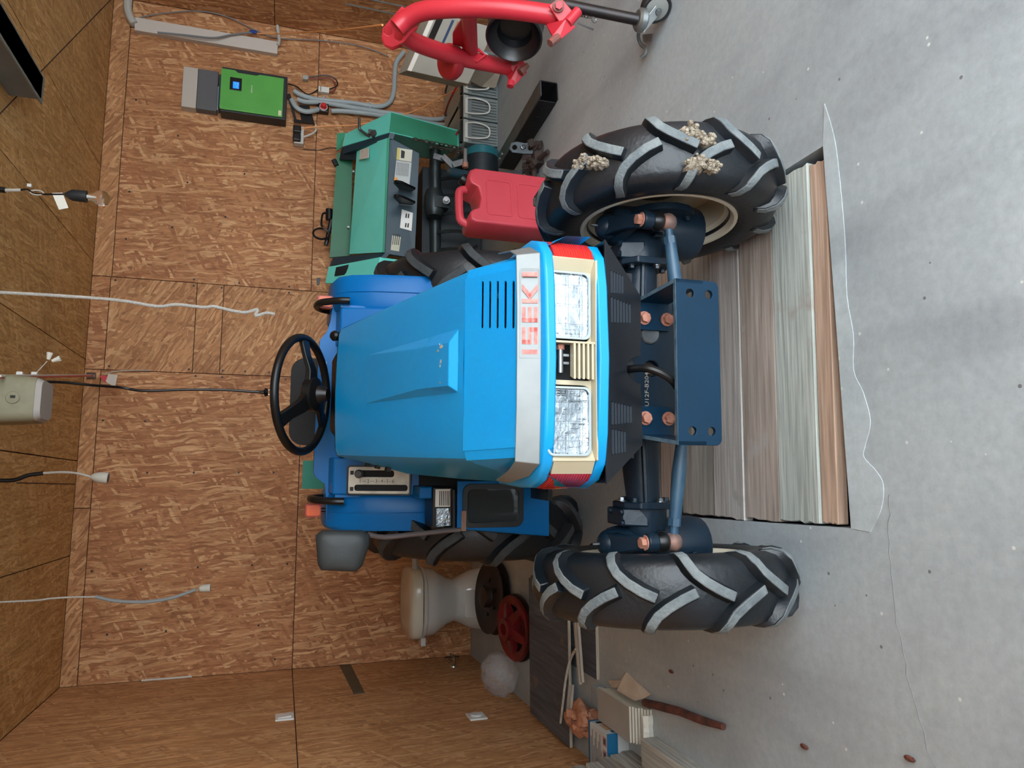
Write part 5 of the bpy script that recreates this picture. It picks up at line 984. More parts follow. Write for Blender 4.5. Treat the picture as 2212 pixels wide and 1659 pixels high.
MB().bx(-.12, .04, -.05, -.01, -.012, 0).build('gland_strip', pm('jb_pale', (150, 160, 168), .5), JB, smooth=0)
TK = thing('cable_trunking', 'long white plastic cable trunking at the right end of the back wall', 'trunking', (2.885, yw, 1.33))
MB().bx(-.042, .042, -.03, 0, 0, .85).build('channel', pm('trunk_white', (196, 186, 176), .55), TK, smooth=0, bevel=.002)
MB().bx(-.044, .044, -.042, -.03, 0, .85).build('cover', pm('trunk_cover', (206, 198, 190), .5), TK, smooth=0, bevel=.003)
grey_c = pm('conduit_grey', (164, 175, 178), .5, 0, (154, 166, 170), 8)
def pipe(name, label, pts, r, mat, cat='conduit', grp=None, clips=()):
    o_ = Vector(pts[-1]); P_ = [Vector(p) - o_ for p in pts]
    ob = MB().tube(smooth_path(P_, 6), r, 10).build(name, mat, None, loc=o_); tag(ob, label, cat, grp)
    for c in clips: MB().box(Vector(c) - o_, (.05, .02, .012)).build('pipe_clip', grey_c, ob, smooth=0)
    return ob
pipe('conduit', 'grey conduit that bends up to the right corner from the inverter', [(2.599, 4.620, 1.218), (2.573, 4.620, 1.158), (2.567, 4.625, 1.054), (2.579, 4.625, 0.843), (2.580, 4.625, 0.672), (2.621, 4.625, 0.594), (2.701, 4.625, 0.564), (2.840, 4.625, 0.557), (2.928, 4.625, 0.548), (3.018, 4.625, 0.498)], .016, grey_c, clips=((2.571, 4.630, 1.027), (2.578, 4.630, 0.722)))
pipe('conduit', 'middle grey conduit running down from the inverter to the batteries', [(2.544, 4.620, 1.195), (2.533, 4.620, 1.142), (2.547, 4.620, 1.039), (2.543, 4.620, 0.842), (2.542, 4.620, 0.562), (2.542, 4.620, 0.305), (2.569, 4.600, 0.194), (2.606, 4.500, 0.151)], .016, grey_c, clips=((2.545, 4.625, 0.722),))
pipe('conduit', 'short grey conduit looping into the red-knob switch', [(2.535, 4.620, 1.230), (2.479, 4.610, 1.199), (2.459, 4.610, 1.146), (2.470, 4.610, 1.096), (2.495, 4.620, 1.058)], .016, grey_c)
pipe('conduit', 'lowest grey conduit leaving the red-knob switch', [(2.495, 4.620, 0.977), (2.507, 4.620, 0.902), (2.516, 4.620, 0.718), (2.513, 4.620, 0.530), (2.501, 4.600, 0.276), (2.458, 4.500, 0.183)], .016, grey_c)
ES = thing('isolator_switch', 'black isolator switch with red knob beside the conduits', 'switch', Vector((2.510, 4.645, 1.027)))
MB().bx(-.03, .03, -.035, .012, -.034, .034).build('housing', black_m, ES, smooth=0, bevel=.004)
MB().lathe([(.022, 0), (.022, .006), (.016, .008), (.017, .03), (.012, .034)], 16, T(0, -.035, 0) @ RX(90)).build('knob', pm('knob_red', (204, 36, 44), .35), ES)
MB().lathe([(.027, 0), (.027, .004), (.02, .006)], 18, T(0, -.035, 0) @ RX(90)).build('knob_ring', pm('ring_grey', (180, 180, 178), .4), ES)
BX = thing('bracket_plate', 'black metal bracket plate hanging below the inverter', 'bracket', Vector((2.444, 4.640, 1.153)))
for ps in (((2.512, 4.630, 1.185), (2.517, 4.630, 1.118), (2.392, 4.630, 1.078), (2.392, 4.630, 1.161)), ((2.569, 4.620, 1.260), (2.576, 4.620, 1.240), (2.387, 4.630, 1.190), (2.385, 4.630, 1.204))):
    slab(rel(Vector((2.444, 4.640, 1.153)), *ps), .008).build('plate', black_m, BX, smooth=0)
MB().box(Vector((2.394, 4.630, 1.187)) - Vector((2.444, 4.640, 1.153)), (.02, .01, .05)).build('tie', black_m, BX, smooth=0)
TB = thing('terminal_block', 'white terminal block on black and red wires', 'terminal', Vector((2.646, 4.645, 1.028)))
MB().bx(-.02, .02, -.02, .012, -.035, .035).build('block', white_m, TB, smooth=0, bevel=.003)
for k in range(3): MB().tube([(-.012 + k * .012, -.02, .02), (-.012 + k * .012, -.024, .02)], .004, 8).build('screw', steel_m, TB)
o_ = Vector((2.646, 4.645, 1.028))
MB().tube(smooth_path(rel(o_, (2.654, 4.630, 0.993), (2.689, 4.630, 0.943), (2.731, 4.630, 0.950), (2.751, 4.630, 0.993), (2.745, 4.630, 1.044), (2.720, 4.635, 1.124)), 5), .004, 6).build('black_wire', black_m, TB)
MB().tube(smooth_path(rel(o_, (2.634, 4.630, 0.993), (2.652, 4.635, 0.960), (2.707, 4.635, 0.955), (2.734, 4.635, 0.992), (2.728, 4.635, 1.043), (2.707, 4.635, 1.124)), 5), .004, 6).build('red_wire', pm('wire_red', (140, 60, 58), .5), TB)
MB().tube(smooth_path(rel(o_, (2.641, 4.630, 1.065), (2.605, 4.630, 1.103), (2.598, 4.630, 1.144), (2.635, 4.630, 1.198), (2.642, 4.620, 1.257)), 5), .004, 6).build('black_wire', black_m, TB)
MB().box(Vector((2.709, 4.635, 1.148)) - o_, (.03, .03, .035)).build('plug', pm('plug_grey', (168, 170, 168), .5), TB, smooth=0, bevel=.003)
SK = thing('socket_outlet', 'double socket with two black plugs on the back wall', 'socket', Vector((2.286, 4.645, 1.177)))
MB().bx(-.058, .058, -.045, .012, -.032, .03).build('housing', pm('socket_white', (200, 198, 192), .5), SK, smooth=0, bevel=.004)
for x in (-.027, .03): MB().box((x, -.055, .012), (.046, .04, .05)).build('plug', black_m, SK, smooth=0, bevel=.006)
pipe('cable', 'white cable loop between socket and bracket plate', [(2.280, 4.610, 1.146), (2.307, 4.610, 1.100), (2.342, 4.620, 1.071), (2.386, 4.630, 1.072)], .006, pm('cable_white', (206, 206, 200), .5), 'cable')
org = pm('cable_orange', (238, 166, 104), .5)
pipe('extension_cord', 'thin orange cord running from socket to the batteries', [(2.323, 4.600, 1.171), (2.349, 4.600, 1.108), (2.382, 4.600, 0.961), (2.410, 4.600, 0.817), (2.480, 4.600, 0.627), (2.527, 4.500, 0.423), (2.548, 4.300, 0.276), (2.472, 4.000, 0.181)], .004, org, 'cord')
pipe('extension_cord', 'orange cord from the blue connector to the red implement', [(2.949, 4.600, 1.462), (2.907, 4.500, 1.330), (2.689, 4.100, 1.163), (2.280, 3.400, 0.992), (1.725, 2.500, 0.902)], .004, org, 'cord')
MB().box((0, 0, 0), (.018, .018, .045)).build('wire_connector', pm('conn_blue', (30, 60, 140), .5), None, smooth=0, bevel=.003, loc=(2.954, 4.600, 1.485)); tag(bpy.data.objects['wire_connector'], 'blue wire connector joining the orange cord', 'connector')
pipe('cable', 'grey cable lying along the white trunking', [(2.950, 4.600, 1.491), (2.908, 4.600, 1.616), (2.855, 4.585, 1.723), (2.842, 4.585, 1.885), (2.829, 4.585, 2.043)], .006, pm('cable_grey', (120, 124, 128), .5), 'cable')
pipe('conduit', 'white bent pipe entering the wall below the trunking', [(2.902, 4.620, 1.331), (2.936, 4.620, 1.323), (2.995, 4.630, 1.331), (3.053, 4.640, 1.340)], .011, pm('pipe_white', (190, 190, 184), .5))
pipe('conduit', 'white pipe bending from the trunking up to the right corner', [(2.880, 4.620, 2.182), (2.920, 4.620, 2.206), (2.988, 4.620, 2.226), (3.100, 4.620, 2.222)], .024, pm('pipe_white', (190, 190, 184), .5))
pipe('cable', 'thin grey cable sagging across the back wall to the corner', [(2.942, 4.640, 2.164), (3.007, 4.640, 2.008), (3.059, 4.640, 1.820), (3.055, 4.640, 1.653), (3.002, 4.640, 1.494), (2.967, 4.640, 1.333), (3.006, 4.640, 1.036), (3.013, 4.640, 0.789), (2.973, 4.640, 0.598)], .0035, pm('cable_grey', (120, 124, 128), .5), 'cable')
pipe('cable', 'thin black cable trailing from the socket behind the tiller', [(2.216, 4.650, 1.146), (2.224, 4.650, 1.043), (2.250, 4.650, 0.978), (2.253, 4.650, 0.908)], .0022, black_m, 'cable')
# rods kept along the right wall
for i, (p, q, lb) in enumerate((((3.040, 4.263, 0.930), (3.040, 4.272, 0.561), 'upper grey steel rod against the right wall'), ((3.040, 4.172, 0.867), (3.040, 4.182, 0.546), 'top grey steel rod against the right wall, nearly out of view'))):
    o_ = Vector(q); ob = MB().tube([Vector(p) - o_, Vector((0, 0, 0))], .005, 8).build('steel_rod', zinc_m if i < 2 else white_m, None, loc=o_); tag(ob, lb, 'rod')
# ================================================================== back left corner: toilet bowl, tap, discs, bag
porc = pm('porcelain', (206, 208, 204), .16, 0, (196, 198, 194), 4, coat=.5); lidm = pm('lid_cream', (206, 206, 192), .25, 0, (198, 198, 182), 4, coat=.3)
WC = thing('toilet', 'white toilet bowl with cream lid standing against the back wall', 'toilet', (-.668, 4.36, 0))
def ell(a, b, z, y=0, n=28, p=2.4): return [Vector((a * math.copysign(abs(math.cos(2 * math.pi * i / n)) ** (2 / p), math.cos(2 * math.pi * i / n)), y + b * math.copysign(abs(math.sin(2 * math.pi * i / n)) ** (2 / p), math.sin(2 * math.pi * i / n)), z)) for i in range(n)]
MB().loft([ell(.185, .16, 0), ell(.182, .158, .03), ell(.165, .145, .1), ell(.128, .13, .18), ell(.122, .14, .205), ell(.14, .165, .25), ell(.175, .2, .30), ell(.192, .215, .33), ell(.195, .22, .36), ell(.195, .22, .38)]).build('bowl', porc, WC, smooth=60)
MB().prism(rrect(-.085, .07, .03, .15, .012), .006, T(.0, -.152, 0) @ RX(84)).build('base_panel', porc, WC, smooth=40, bevel=.004)
MB().loft([ell(.2, .225, .382), ell(.205, .23, .388), ell(.205, .23, .40), ell(.198, .225, .405)]).build('seat', pm('seat_white', (200, 200, 196), .3), WC, smooth=40)
MB().loft([ell(.19, .215, .407, p=4), ell(.197, .222, .412, p=4), ell(.197, .222, .462, p=4), ell(.185, .21, .475, p=4), ell(.12, .15, .482, p=4)]).build('lid', lidm, WC, smooth=50)
MB().bx(-.235, -.185, -.12, -.04, .375, .405).build('hinge', porc, WC, smooth=0, bevel=.006)
MB().tube([(.15, -.05, .43), (.21, -.05, .43)], .022, 14).build('inlet_collar', pm('pvc_grey', (170, 172, 168), .4), WC); MB().tube([(.2, -.05, .43), (.33, -.05, .44)], .017, 14).build('inlet_pipe', MATS['pvc_grey'], WC)
chr_m = pm('chrome', (200, 204, 208), .12, 1.0)
FA = thing('tap', 'small chrome angle tap on the left wall near the corner', 'tap', (-1.065, 4.40, .175))
fa = MB().tube([(0, 0, 0), (.07, 0, 0)], .012, 10); fa.tube([(.055, 0, -.035), (.055, 0, .05)], .010, 10); fa.tube([(.055, 0, .0), (.085, -.05, .03)], .008, 8); fa.build('tap_body', chr_m, FA)
MB().tube([(.03, -.03, .03), (.03, .03, .03)], .006, 8).build('tap_handle', chr_m, FA); MB().lathe([(.022, 0), (.02, .006)], 16, T(.0, 0, 0) @ RY(90)).build('rosette', chr_m, FA)
MB().tube([(.055, 0, .05), (.055, -.03, .062)], .005, 8).build('tap_handle', chr_m, FA)
brn = pm('disc_brown', (62, 48, 42), .5, .4, (40, 34, 34), 10, dirt=(100, 76, 58), damt=.3, dscale=9)
DI = thing('harrow_disc', 'stack of dark brown steel discs lying on the floor before the toilet', 'disc', Vector((-0.608, 3.959, 0.000)), rot=(R(7), R(4), 0))
for k, (r_, z) in enumerate(((.2, .045), (.195, .085))): MB().lathe([(.05, z + .02), (.06, z - .01), (r_ * .6, z - .018), (r_, z - .004), (r_, z + .002), (r_ * .6, z - .01), (.07, z)], 36, None).build('disc', brn, DI)
MB().lathe([(.05, 0), (.055, .004), (.055, .12), (.03, .13)], 20).build('hub', brn, DI)
for a in range(0, 360, 60): MB().hexbolt((.09 * math.cos(R(a)), .09 * math.sin(R(a)), .078), (0, 0, 1), .01, .012).build('bolt', black_m, DI, smooth=25)
RD = thing('red_hub', 'dark red cast hub plate with spokes lying beside the plastic bag', 'hub', Vector((-.70, 3.575, .02)), rot=(R(10), R(-4), R(10)))
rdm = pm('hub_red', (118, 22, 28), .4, .1, (70, 18, 22), 9, dirt=(36, 24, 24), damt=.35, dscale=12)
MB().lathe([(.115, .03), (.155, .03), (.16, .04), (.16, .05), (.152, .055), (.115, .045)], 36, None, closed=True).build('outer_ring', rdm, RD)
for a in range(20, 380, 72): MB().hexa([Matrix.Rotation(R(a), 4, 'Z') @ Vector(p) for p in ((.03, -.035, .03), (.14, -.02, .03), (.14, .02, .03), (.03, .035, .03), (.03, -.03, .085), (.14, -.012, .045), (.14, .012, .045), (.03, .03, .085))]).build('spoke', rdm, RD, smooth=0, bevel=.004)
MB().lathe([(.03, .02), (.055, .02), (.055, .1), (.03, .1)], 24, None, closed=True).build('boss', rdm, RD)
MB().lathe([(.06, .0), (.165, .01), (.165, .025), (.06, .02)], 36, None, closed=True).build('back_plate', brn, RD)
bgm, nt, b = nodes('plastic_film'); b.inputs['Base Color'].default_value = (.9, .92, .94, 1); b.inputs['Roughness'].default_value = .18; b.inputs['Transmission Weight'].default_value = .55; b.inputs['IOR'].default_value = 1.12; b.inputs['Alpha'].default_value = .55
co = coords(nt, False); wv = N(nt, 'TexNoise'); wv.inputs['Scale'].default_value = 26; wv.inputs['Distortion'].default_value = 2.5; nt.links.new(co, wv.inputs['Vector']); bp = N(nt, 'Bump'); bp.inputs['Strength'].default_value = 1.0; bp.inputs['Distance'].default_value = .02; nt.links.new(wv.outputs[0], bp.inputs['Height']); nt.links.new(bp.outputs[0], b.inputs['Normal'])
BGO = Vector((-.955, 3.73, 0)); random.seed(11); n_ = 26; m_ = 16; rg = []
for i in range(1, m_):
    t = math.pi * i / m_; ring = []
    for j in range(n_):
        a = 2 * math.pi * j / n_; q = .92 + .16 * abs(math.sin(2 * a + .45 * i)) + .08 * abs(math.sin(4 * a - .8 * i)) + random.uniform(-.05, .05)
        ring.append(Vector((.10 * q * math.sin(t) * math.cos(a), .13 * q * math.sin(t) * math.sin(a), max(.002, .085 - .085 * math.cos(t) * q))))
    rg.append(ring)
o = MB().loft(rg).build('plastic_bag', bgm, None, smooth=30, loc=BGO); tag(o, 'crumpled clear plastic bag on the floor by the left wall', 'plastic bag')

# ================================================================== dark sheets, strips, tiles, carton and timber along the left wall
film = wood('sheet_dark', (62, 72, 84), (84, 94, 106), (108, 110, 112), rough=.45, patch=(120, 110, 102)); edge_m = wood('sheet_edge', (168, 158, 140), (186, 176, 158))
def sheet(label, x0, x1, y0, y1, z0, th, rz=0):
    o = MB().bx(-(x1 - x0) / 2, (x1 - x0) / 2, -(y1 - y0) / 2, (y1 - y0) / 2, 0, th).build('plywood_sheet', edge_m, None, smooth=0, loc=((x0 + x1) / 2, (y0 + y1) / 2, z0)); o.rotation_euler = (0, 0, R(rz))
    f_ = MB().bx(-(y1 - y0) / 2 + .001, (y1 - y0) / 2 - .001, -(x1 - x0) / 2 + .001, (x1 - x0) / 2 - .001, th, th + .001).build('film_face', film, o, smooth=0); f_.rotation_euler = (0, 0, R(90))
    return tag(o, label, 'plywood', 'dark plywood sheets on the floor')
sheet('lowest and nearest dark plywood sheet with a pale edge, beside the left tyre', -.74, -.40, 2.668, 3.3, 0, .011)
sheet('wide dark plywood sheet touching the left wall, lowest by the wall', -1.055, -.45, 2.93, 3.37, .0115, .012)
sheet('middle dark plywood sheet of the pile by the left wall', -1.05, -.42, 2.90, 3.36, .025, .012)
sheet('topmost stained dark plywood sheet by the left wall', -1.045, -.43, 2.86, 3.35, .0385, .012)
pale = wood('strip_pale', (176, 170, 156), (194, 190, 178))
for i, (p, q, w, lb) in enumerate((((-0.539, 2.764, 0.056), (-0.765, 2.724, 0.056), .016, 'long pale wooden strip lying on the top dark sheet'), ((-0.526, 2.735, 0.056), (-0.752, 2.700, 0.056), .014, 'second pale wooden strip next to the long one'), ((-0.791, 2.830, 0.056), (-0.908, 2.865, 0.056), .008, 'short thin pale strip nearer the left wall'), ((-0.787, 2.800, 0.056), (-0.909, 2.831, 0.056), .007, 'shortest thin pale strip nearer the left wall'))):
    p, q = Vector(p), Vector(q); c_ = (p + q) / 2; c_.z = .0525; L_ = (q - p).length
    o = MB().bx(-L_ / 2, L_ / 2, -w / 2, w / 2, 0, .01).build('wood_strip', pale, None, smooth=0, loc=c_); o.rotation_euler = (0, 0, math.atan2(q.y - p.y, q.x - p.x)); tag(o, lb, 'wood strip', 'pale strips on the dark sheets')
pts = [Vector(p) for p in ((-0.638, 2.750, 0.062), (-0.691, 2.810, 0.062), (-0.785, 2.865, 0.062), (-0.886, 2.905, 0.060), (-0.970, 2.935, 0.060))]; o_ = pts[2].copy(); o_.z = .062
o = MB().tube([p - o_ for p in smooth_path(pts, 5)], .0055, 6).build('bent_strip', pale, None, loc=o_); tag(o, 'thin bent cream strip arching over the dark sheets', 'wood strip')
for p, lb, cc in (((-0.959, 2.753, 0.040), 'white pipe end leaning by the left wall', (206, 206, 200)), ((-0.953, 2.735, 0.040), 'orange pipe end leaning by the left wall', (200, 110, 90))):
    c_ = Vector(p); o = MB().tube([(0, .1, 0), (0, -.15, 0)], .008, 8).build('pipe_offcut', pm('po%d' % cc[0], cc, .5), None, loc=(c_.x - .01 * (cc[0] == 200) + .02, 2.72, .009)); tag(o, lb, 'pipe')
# lump of orange insulation foam
random.seed(21); fm_ = pm('foam_orange', (206, 150, 120), .9, 0, (188, 126, 96), 30, bump=.9, bscale=60); n_ = 22; m_ = 14; rg = []
for i in range(1, m_):
    t = math.pi * i / m_; ring = []
    for j in range(n_):
        a = 2 * math.pi * j / n_; q = 1 + .22 * math.sin(2 * a + i) + random.uniform(-.16, .16); ring.append(Vector((.055 * q * math.sin(t) * math.cos(a), .11 * q * math.sin(t) * math.sin(a), max(.001, .05 - .05 * math.cos(t) * q))))
    rg.append(ring)
o = MB().loft(rg).build('foam_lump', fm_, None, smooth=20, loc=(-.895, 2.72, 0)); tag(o, 'torn lump of orange foam between the sheets and the tiles', 'foam')
# pile of tiles with paper wrap
tile_m = pm('tile_grey', (158, 156, 150), .5, 0, (168, 166, 160), 8); tedge = pm('tile_edge', (206, 202, 184), .6)
od = ('bottom', 'second from the bottom', 'third from the bottom', 'fourth from the bottom', 'fourth from the top', 'third from the top', 'second from the top', 'topmost')
for k in range(8):
    o = MB().bx(-.115, 0, 0, .255, 0, .0062).build('tile', tedge, None, smooth=0, loc=(-.735 - .001 * (k % 3), 2.252 + .008 * k, k * .007)); MB().bx(-.1145, -.0005, .0005, .2545, .0062, .0068).build('glazed_face', tile_m, o, smooth=0)
    tag(o, 'grey floor tile in the flat pile, ' + od[k] + ' of eight', 'tile', 'pile of grey tiles')
PWO = Vector((-.80, 2.249, 0)); pwp = MB(); rg = []
for i in range(9):
    x = -.05 + i * .0125; rg.append([Vector((x, -.004 + random.uniform(-.003, .003), .001)), Vector((x, -.008 + random.uniform(-.004, .002), .02)), Vector((x, -.004, .036 + random.uniform(-.005, .003))), Vector((x, -.001, .036)), Vector((x, -.002, .001))])
o = pwp.loft(rg).build('paper_wrap', pm('paper_white', (214, 210, 198), .8), None, smooth=0, loc=PWO); tag(o, 'torn white paper wrap at the near end of the tile pile', 'paper')
o = MB().bx(-.035, .035, -.028, .028, 0, .045).build('stone_block', pm('stone_blue', (132, 142, 150), .7, 0, (150, 156, 160), 14), None, smooth=0, bevel=.004, loc=(-.785, 2.625, 0)); tag(o, 'pale blue-grey block behind the tile pile', 'block')
# blue and white carton
CBX = thing('product_carton', 'small blue and white printed carton beside the tile pile', 'carton', (-.942, 2.507, 0))
cbw = pm('box_white', (206, 208, 206), .6, 0, (190, 192, 190), 12); cbb = pm('box_blue', (18, 96, 138), .5)
cb2 = MB().bx(-.08, .085, -.08, .08, 0, .085).build('body', cbw, CBX, smooth=0, bevel=.002)
MB().bx(-.081, .0855, .066, .081, .001, .0856).build('blue_band', cbb, cb2, smooth=0); MB().bx(-.081, .0856, -.0812, -.08, .044, .0855).build('blue_band', cbb, cb2, smooth=0)
MB().bx(.0855, .0862, -.04, .02, .03, .07).build('picture', pm('pic_brown', (170, 112, 88), .6, 0, (196, 170, 130), 40), cb2, smooth=0); MB().bx(.0855, .0862, .035, .055, .045, .07).build('logo', black_m, cb2, smooth=0); MB().bx(.0855, .0862, -.07, -.05, .03, .06).build('logo', cbb, cb2, smooth=0)
for k in range(9): MB().bx(-.06, .04 + .03 * math.sin(k * 2.1), .054 - k * .011, .058 - k * .011, .0851, .0858).build('text_line', pm('ink_grey', (96, 100, 104), .6), cb2, smooth=0)
for k in range(3): MB().bx(-.05 + k * .045, -.02 + k * .045, -.076, -.046, .0851, .0858).build('approval_mark', pm('ink_pink', (190, 130, 136), .6), cb2, smooth=0); MB().bx(-.044 + k * .045, -.026 + k * .045, -.07, -.052, .0858, .0862).build('approval_core', pm('ink_dark', (70, 74, 78), .6), cb2, smooth=0)
# timber running out of the picture
tw = wood('timber_pale', (160, 158, 150), (182, 180, 172), (196, 194, 188), patch=(140, 138, 132)); tg = wood('timber_grey', (138, 132, 124), (160, 154, 146), (174, 170, 160))
for x0, x1, yf, z0, h, mt_, lb in ((-.895, -.81, 2.225, 0, .058, tw, 'thick pale squared beam in the bottom left corner'), (-1.05, -.91, 2.405, 0, .042, tg, 'lowest board of the stack beside the pale beam'), (-1.05, -.914, 2.40, .0425, .045, tw, 'second board from the bottom of the stack by the left wall'), (-1.05, -.922, 2.41, .088, .045, tg, 'third board from the bottom of the stack by the left wall'), (-1.05, -.93, 2.40, .1335, .045, tw, 'second board from the top of the stack by the left wall'), (-1.05, -.94, 2.415, .179, .045, tg, 'topmost board of the stack by the left wall')):
    L_ = yf - .4; o = MB().bx(-L_ / 2, L_ / 2, -(x1 - x0) / 2, (x1 - x0) / 2, 0, h).build('timber', mt_, None, smooth=0, bevel=.002, loc=((x0 + x1) / 2, yf - L_ / 2, z0)); o.rotation_euler = (0, 0, R(90)); tag(o, lb, 'timber', 'boards along the left wall')
bark = pm('bark_red', (112, 62, 48), .85, 0, (60, 38, 34), 26, dirt=(150, 104, 84), damt=.3, dscale=30, bump=.8, bscale=70)
p, q = Vector((-0.718, 2.276, 0.012)), Vector((-0.659, 1.818, 0.012)); c_ = (p + q) / 2; c_.z = .013
o = MB().tube([p - c_, (p - c_) * .5 + Vector((.004, 0, .002)), Vector((.006, 0, .001)), (q - c_) * .5, q - c_], [.0125, .0135, .0125, .012, .009], 10).build('stick', bark, None, loc=c_); o.data.transform(Matrix.Translation((0, 0, 0))); tag(o, 'reddish-brown barked stick lying on the concrete', 'stick')
fib = pm('cardboard_torn', (186, 166, 146), .9, 0, (200, 184, 164), 20)
for pts, lb, hz in (([(-0.655, 2.422, 0.000), (-0.667, 2.366, 0.000), (-0.685, 2.245, 0.000), (-0.703, 2.269, 0.000), (-0.717, 2.302, 0.000), (-0.719, 2.441, 0.000), (-0.690, 2.450, 0.000)], 'torn pale cardboard piece by the stick', .03), ([(-0.721, 2.579, 0.000), (-0.690, 2.457, 0.000), (-0.715, 2.448, 0.000), (-0.731, 2.524, 0.000)], 'splintered pinkish wood scrap by the cardboard', .016)):
    o_ = Vector(pts[0]); P_ = [Vector(p) - o_ for p in pts]; n_ = len(P_); lift = [0, 0, 0, hz * .6, hz, hz, hz * .4][:n_]; P_ = [p + Vector((0, 0, l + .001)) for p, l in zip(P_, lift)]
    o = MB().add(P_ + [p + Vector((0, 0, .005)) for p in P_], [tuple(range(n_)), tuple(range(2 * n_ - 1, n_ - 1, -1))] + [(i, (i + 1) % n_, n_ + (i + 1) % n_, n_ + i) for i in range(n_)]).build('scrap', fib, None, smooth=0, loc=o_); tag(o, lb, 'scrap')
for i, p in enumerate(((-0.580, 2.107, 0.001), (-0.609, 1.498, 0.001), (-0.533, 1.190, 0.001))):
    o = MB().ball((0, 0, .004), .012, 8, 5, (.5, 1.2, .4)).build('debris_crumb', bark, None, loc=p); tag(o, ('brown crumb on the concrete near the stick', 'dark crumb on the concrete beyond the stick tip', 'dark crumb at the lower edge of the concrete')[i], 'debris', 'crumbs on the floor')

# ================================================================== left wall fittings
swm = pm('switch_white', (222, 224, 222), .35)
for yy, zz, lb, nm in ((3.715, 1.147, 'white light switch on the left wall', 'light_switch'), (3.43, .29, 'white low socket plate on the left wall', 'wall_socket')):
    o = thing(nm, lb, 'switch' if nm == 'light_switch' else 'socket', (XL, yy, zz))
    MB().bx(0, .008, -.05, .05, -.042, .042).build('cover_plate', swm, o, smooth=0, bevel=.003)
    if nm == 'light_switch': MB().hexa([Vector(p) for p in ((.008, -.028, -.03), (.008, .028, -.03), (.016, .028, -.03), (.016, -.028, -.03), (.008, -.028, .03), (.008, .028, .03), (.010, .028, .03), (.010, -.028, .03))]).build('rocker', swm, o, smooth=0)
    else: MB().lathe([(.026, 0), (.028, .01), (.02, .012)], 20, T(.006, 0, 0) @ RY(90)).build('socket_insert', swm, o)
o = MB().hexa([Vector(p) for p in ((0, 4.65, .76), (.006, 4.65, .76), (.006, 4.0, .745), (0, 4.0, .745), (0, 4.65, .825), (.006, 4.65, .825), (.006, 4.0, .80), (0, 4.0, .80))]).build('slate_strip', pm('strip_dark', (96, 84, 66), .7, 0, (84, 74, 60), 12), None, smooth=0, loc=(XL + .0005, 0, 0)); tag(o, 'dark grey-brown strip fixed flat on the left wall', 'strip')
o = MB().bx(-.004, .004, -.004, .004, -.13, .13).build('foam_bead', pm('bead_white', (210, 210, 204), .6), None, smooth=0, loc=(XL + .006, YB - .006, 1.78)); tag(o, 'thin white foam bead in the back left corner', 'filler')

# ================================================================== things hanging from the ceiling
sheath = pm('cable_pale', (186, 184, 178), .5)
def hang(name, label, cat, top): return thing(name, label, cat, top)
# bare bulb on a black holder with a paper tag
BT = Vector((1.113, 3.0, ZC - .001)); BU = hang('pendant_bulb', 'clear light bulb in a black holder with a white paper tag hanging from the ceiling', 'light bulb', BT)
def rl(*ps): return [Vector(p) - BT for p in ps]
MB().tube([(0, 0, 0), Vector((1.114, 3.000, 2.225)) - BT], .011, 8).build('black_sleeve', black_m, BU); MB().tube(rl((1.113, 3.000, 2.228), (1.120, 3.000, 2.176)), .006, 8).build('white_lead', sheath, BU)
MB().tube(smooth_path(rl((1.119, 3.000, 2.180), (1.126, 3.000, 2.154), (1.112, 3.000, 2.130), (1.116, 3.000, 2.074), (1.121, 3.000, 2.034)), 4), .0035, 6).build('cable', black_m, BU)
MB().tube([Vector((1.117, 3.000, 2.123)) - BT + Vector((.009 * math.cos(t * .6), 0, .022 * math.sin(t * .6))) for t in range(11)], .003, 5, closed=True).build('cable_loop', sheath, BU)
MB().box(Vector((1.141, 3.000, 2.149)) - BT, (.012, .012, .014)).build('connector', pm('clear_conn', (214, 216, 216), .2), BU, smooth=0)
slab(rl((1.121, 3.000, 2.074), (1.127, 3.000, 2.039), (1.069, 3.000, 2.015), (1.058, 3.000, 2.046)), .001).build('paper_tag', white_m, BU, smooth=0)
h0, h1 = Vector((1.121, 3.000, 2.031)) - BT, Vector((1.121, 3.000, 1.956)) - BT
MB().tube([h0, h0.lerp(h1, .2), h0.lerp(h1, .35), h1], [.006, .016, .022, .023], 16).build('holder', pm('holder_black', (34, 40, 46), .5), BU)
bulb_m, nt, b = glassm('bulb_glass', (.96, .95, .9, 1), .0, 1.38); b.inputs['Alpha'].default_value = .8
ax_ = (h1 - h0).normalized(); MB().lathe([(.014, 0), (.014, .012), (.02, .024), (.029, .042), (.030, .056), (.024, .070), (.01, .079), (.002, .081)], 24, FR(h1, ax_.orthogonal(), ax_)).build('bulb', bulb_m, BU, smooth=60)
MB().tube([h1, h1 + ax_ * .035], [.006, .003], 8).build('filament_stem', pm('stem_glass', (220, 224, 220), .2), BU)
# white rope
RT_ = Vector((0.721, 3.000, 2.210)); RT_.z = ZC - .001; P_ = [RT_] + [Vector(p) for p in ((0.721, 3.000, 2.210), (0.723, 3.000, 2.063), (0.721, 3.000, 1.831), (0.706, 3.000, 1.686), (0.718, 3.000, 1.620), (0.714, 3.000, 1.520), (0.720, 3.000, 1.483), (0.708, 3.000, 1.417), (0.704, 3.000, 1.364), (0.720, 3.000, 1.319), (0.693, 3.000, 1.325), (0.707, 3.000, 1.285), (0.704, 3.000, 1.251))]
o = MB().tube([p - RT_ for p in smooth_path(P_, 4)], .0062, 8).build('rope', pm('rope_white', (230, 230, 226), .8, 0, (206, 206, 202), 200, bump=.8, bscale=400), None, loc=RT_); tag(o, 'white rope end hanging down in front of the steering wheel', 'rope')
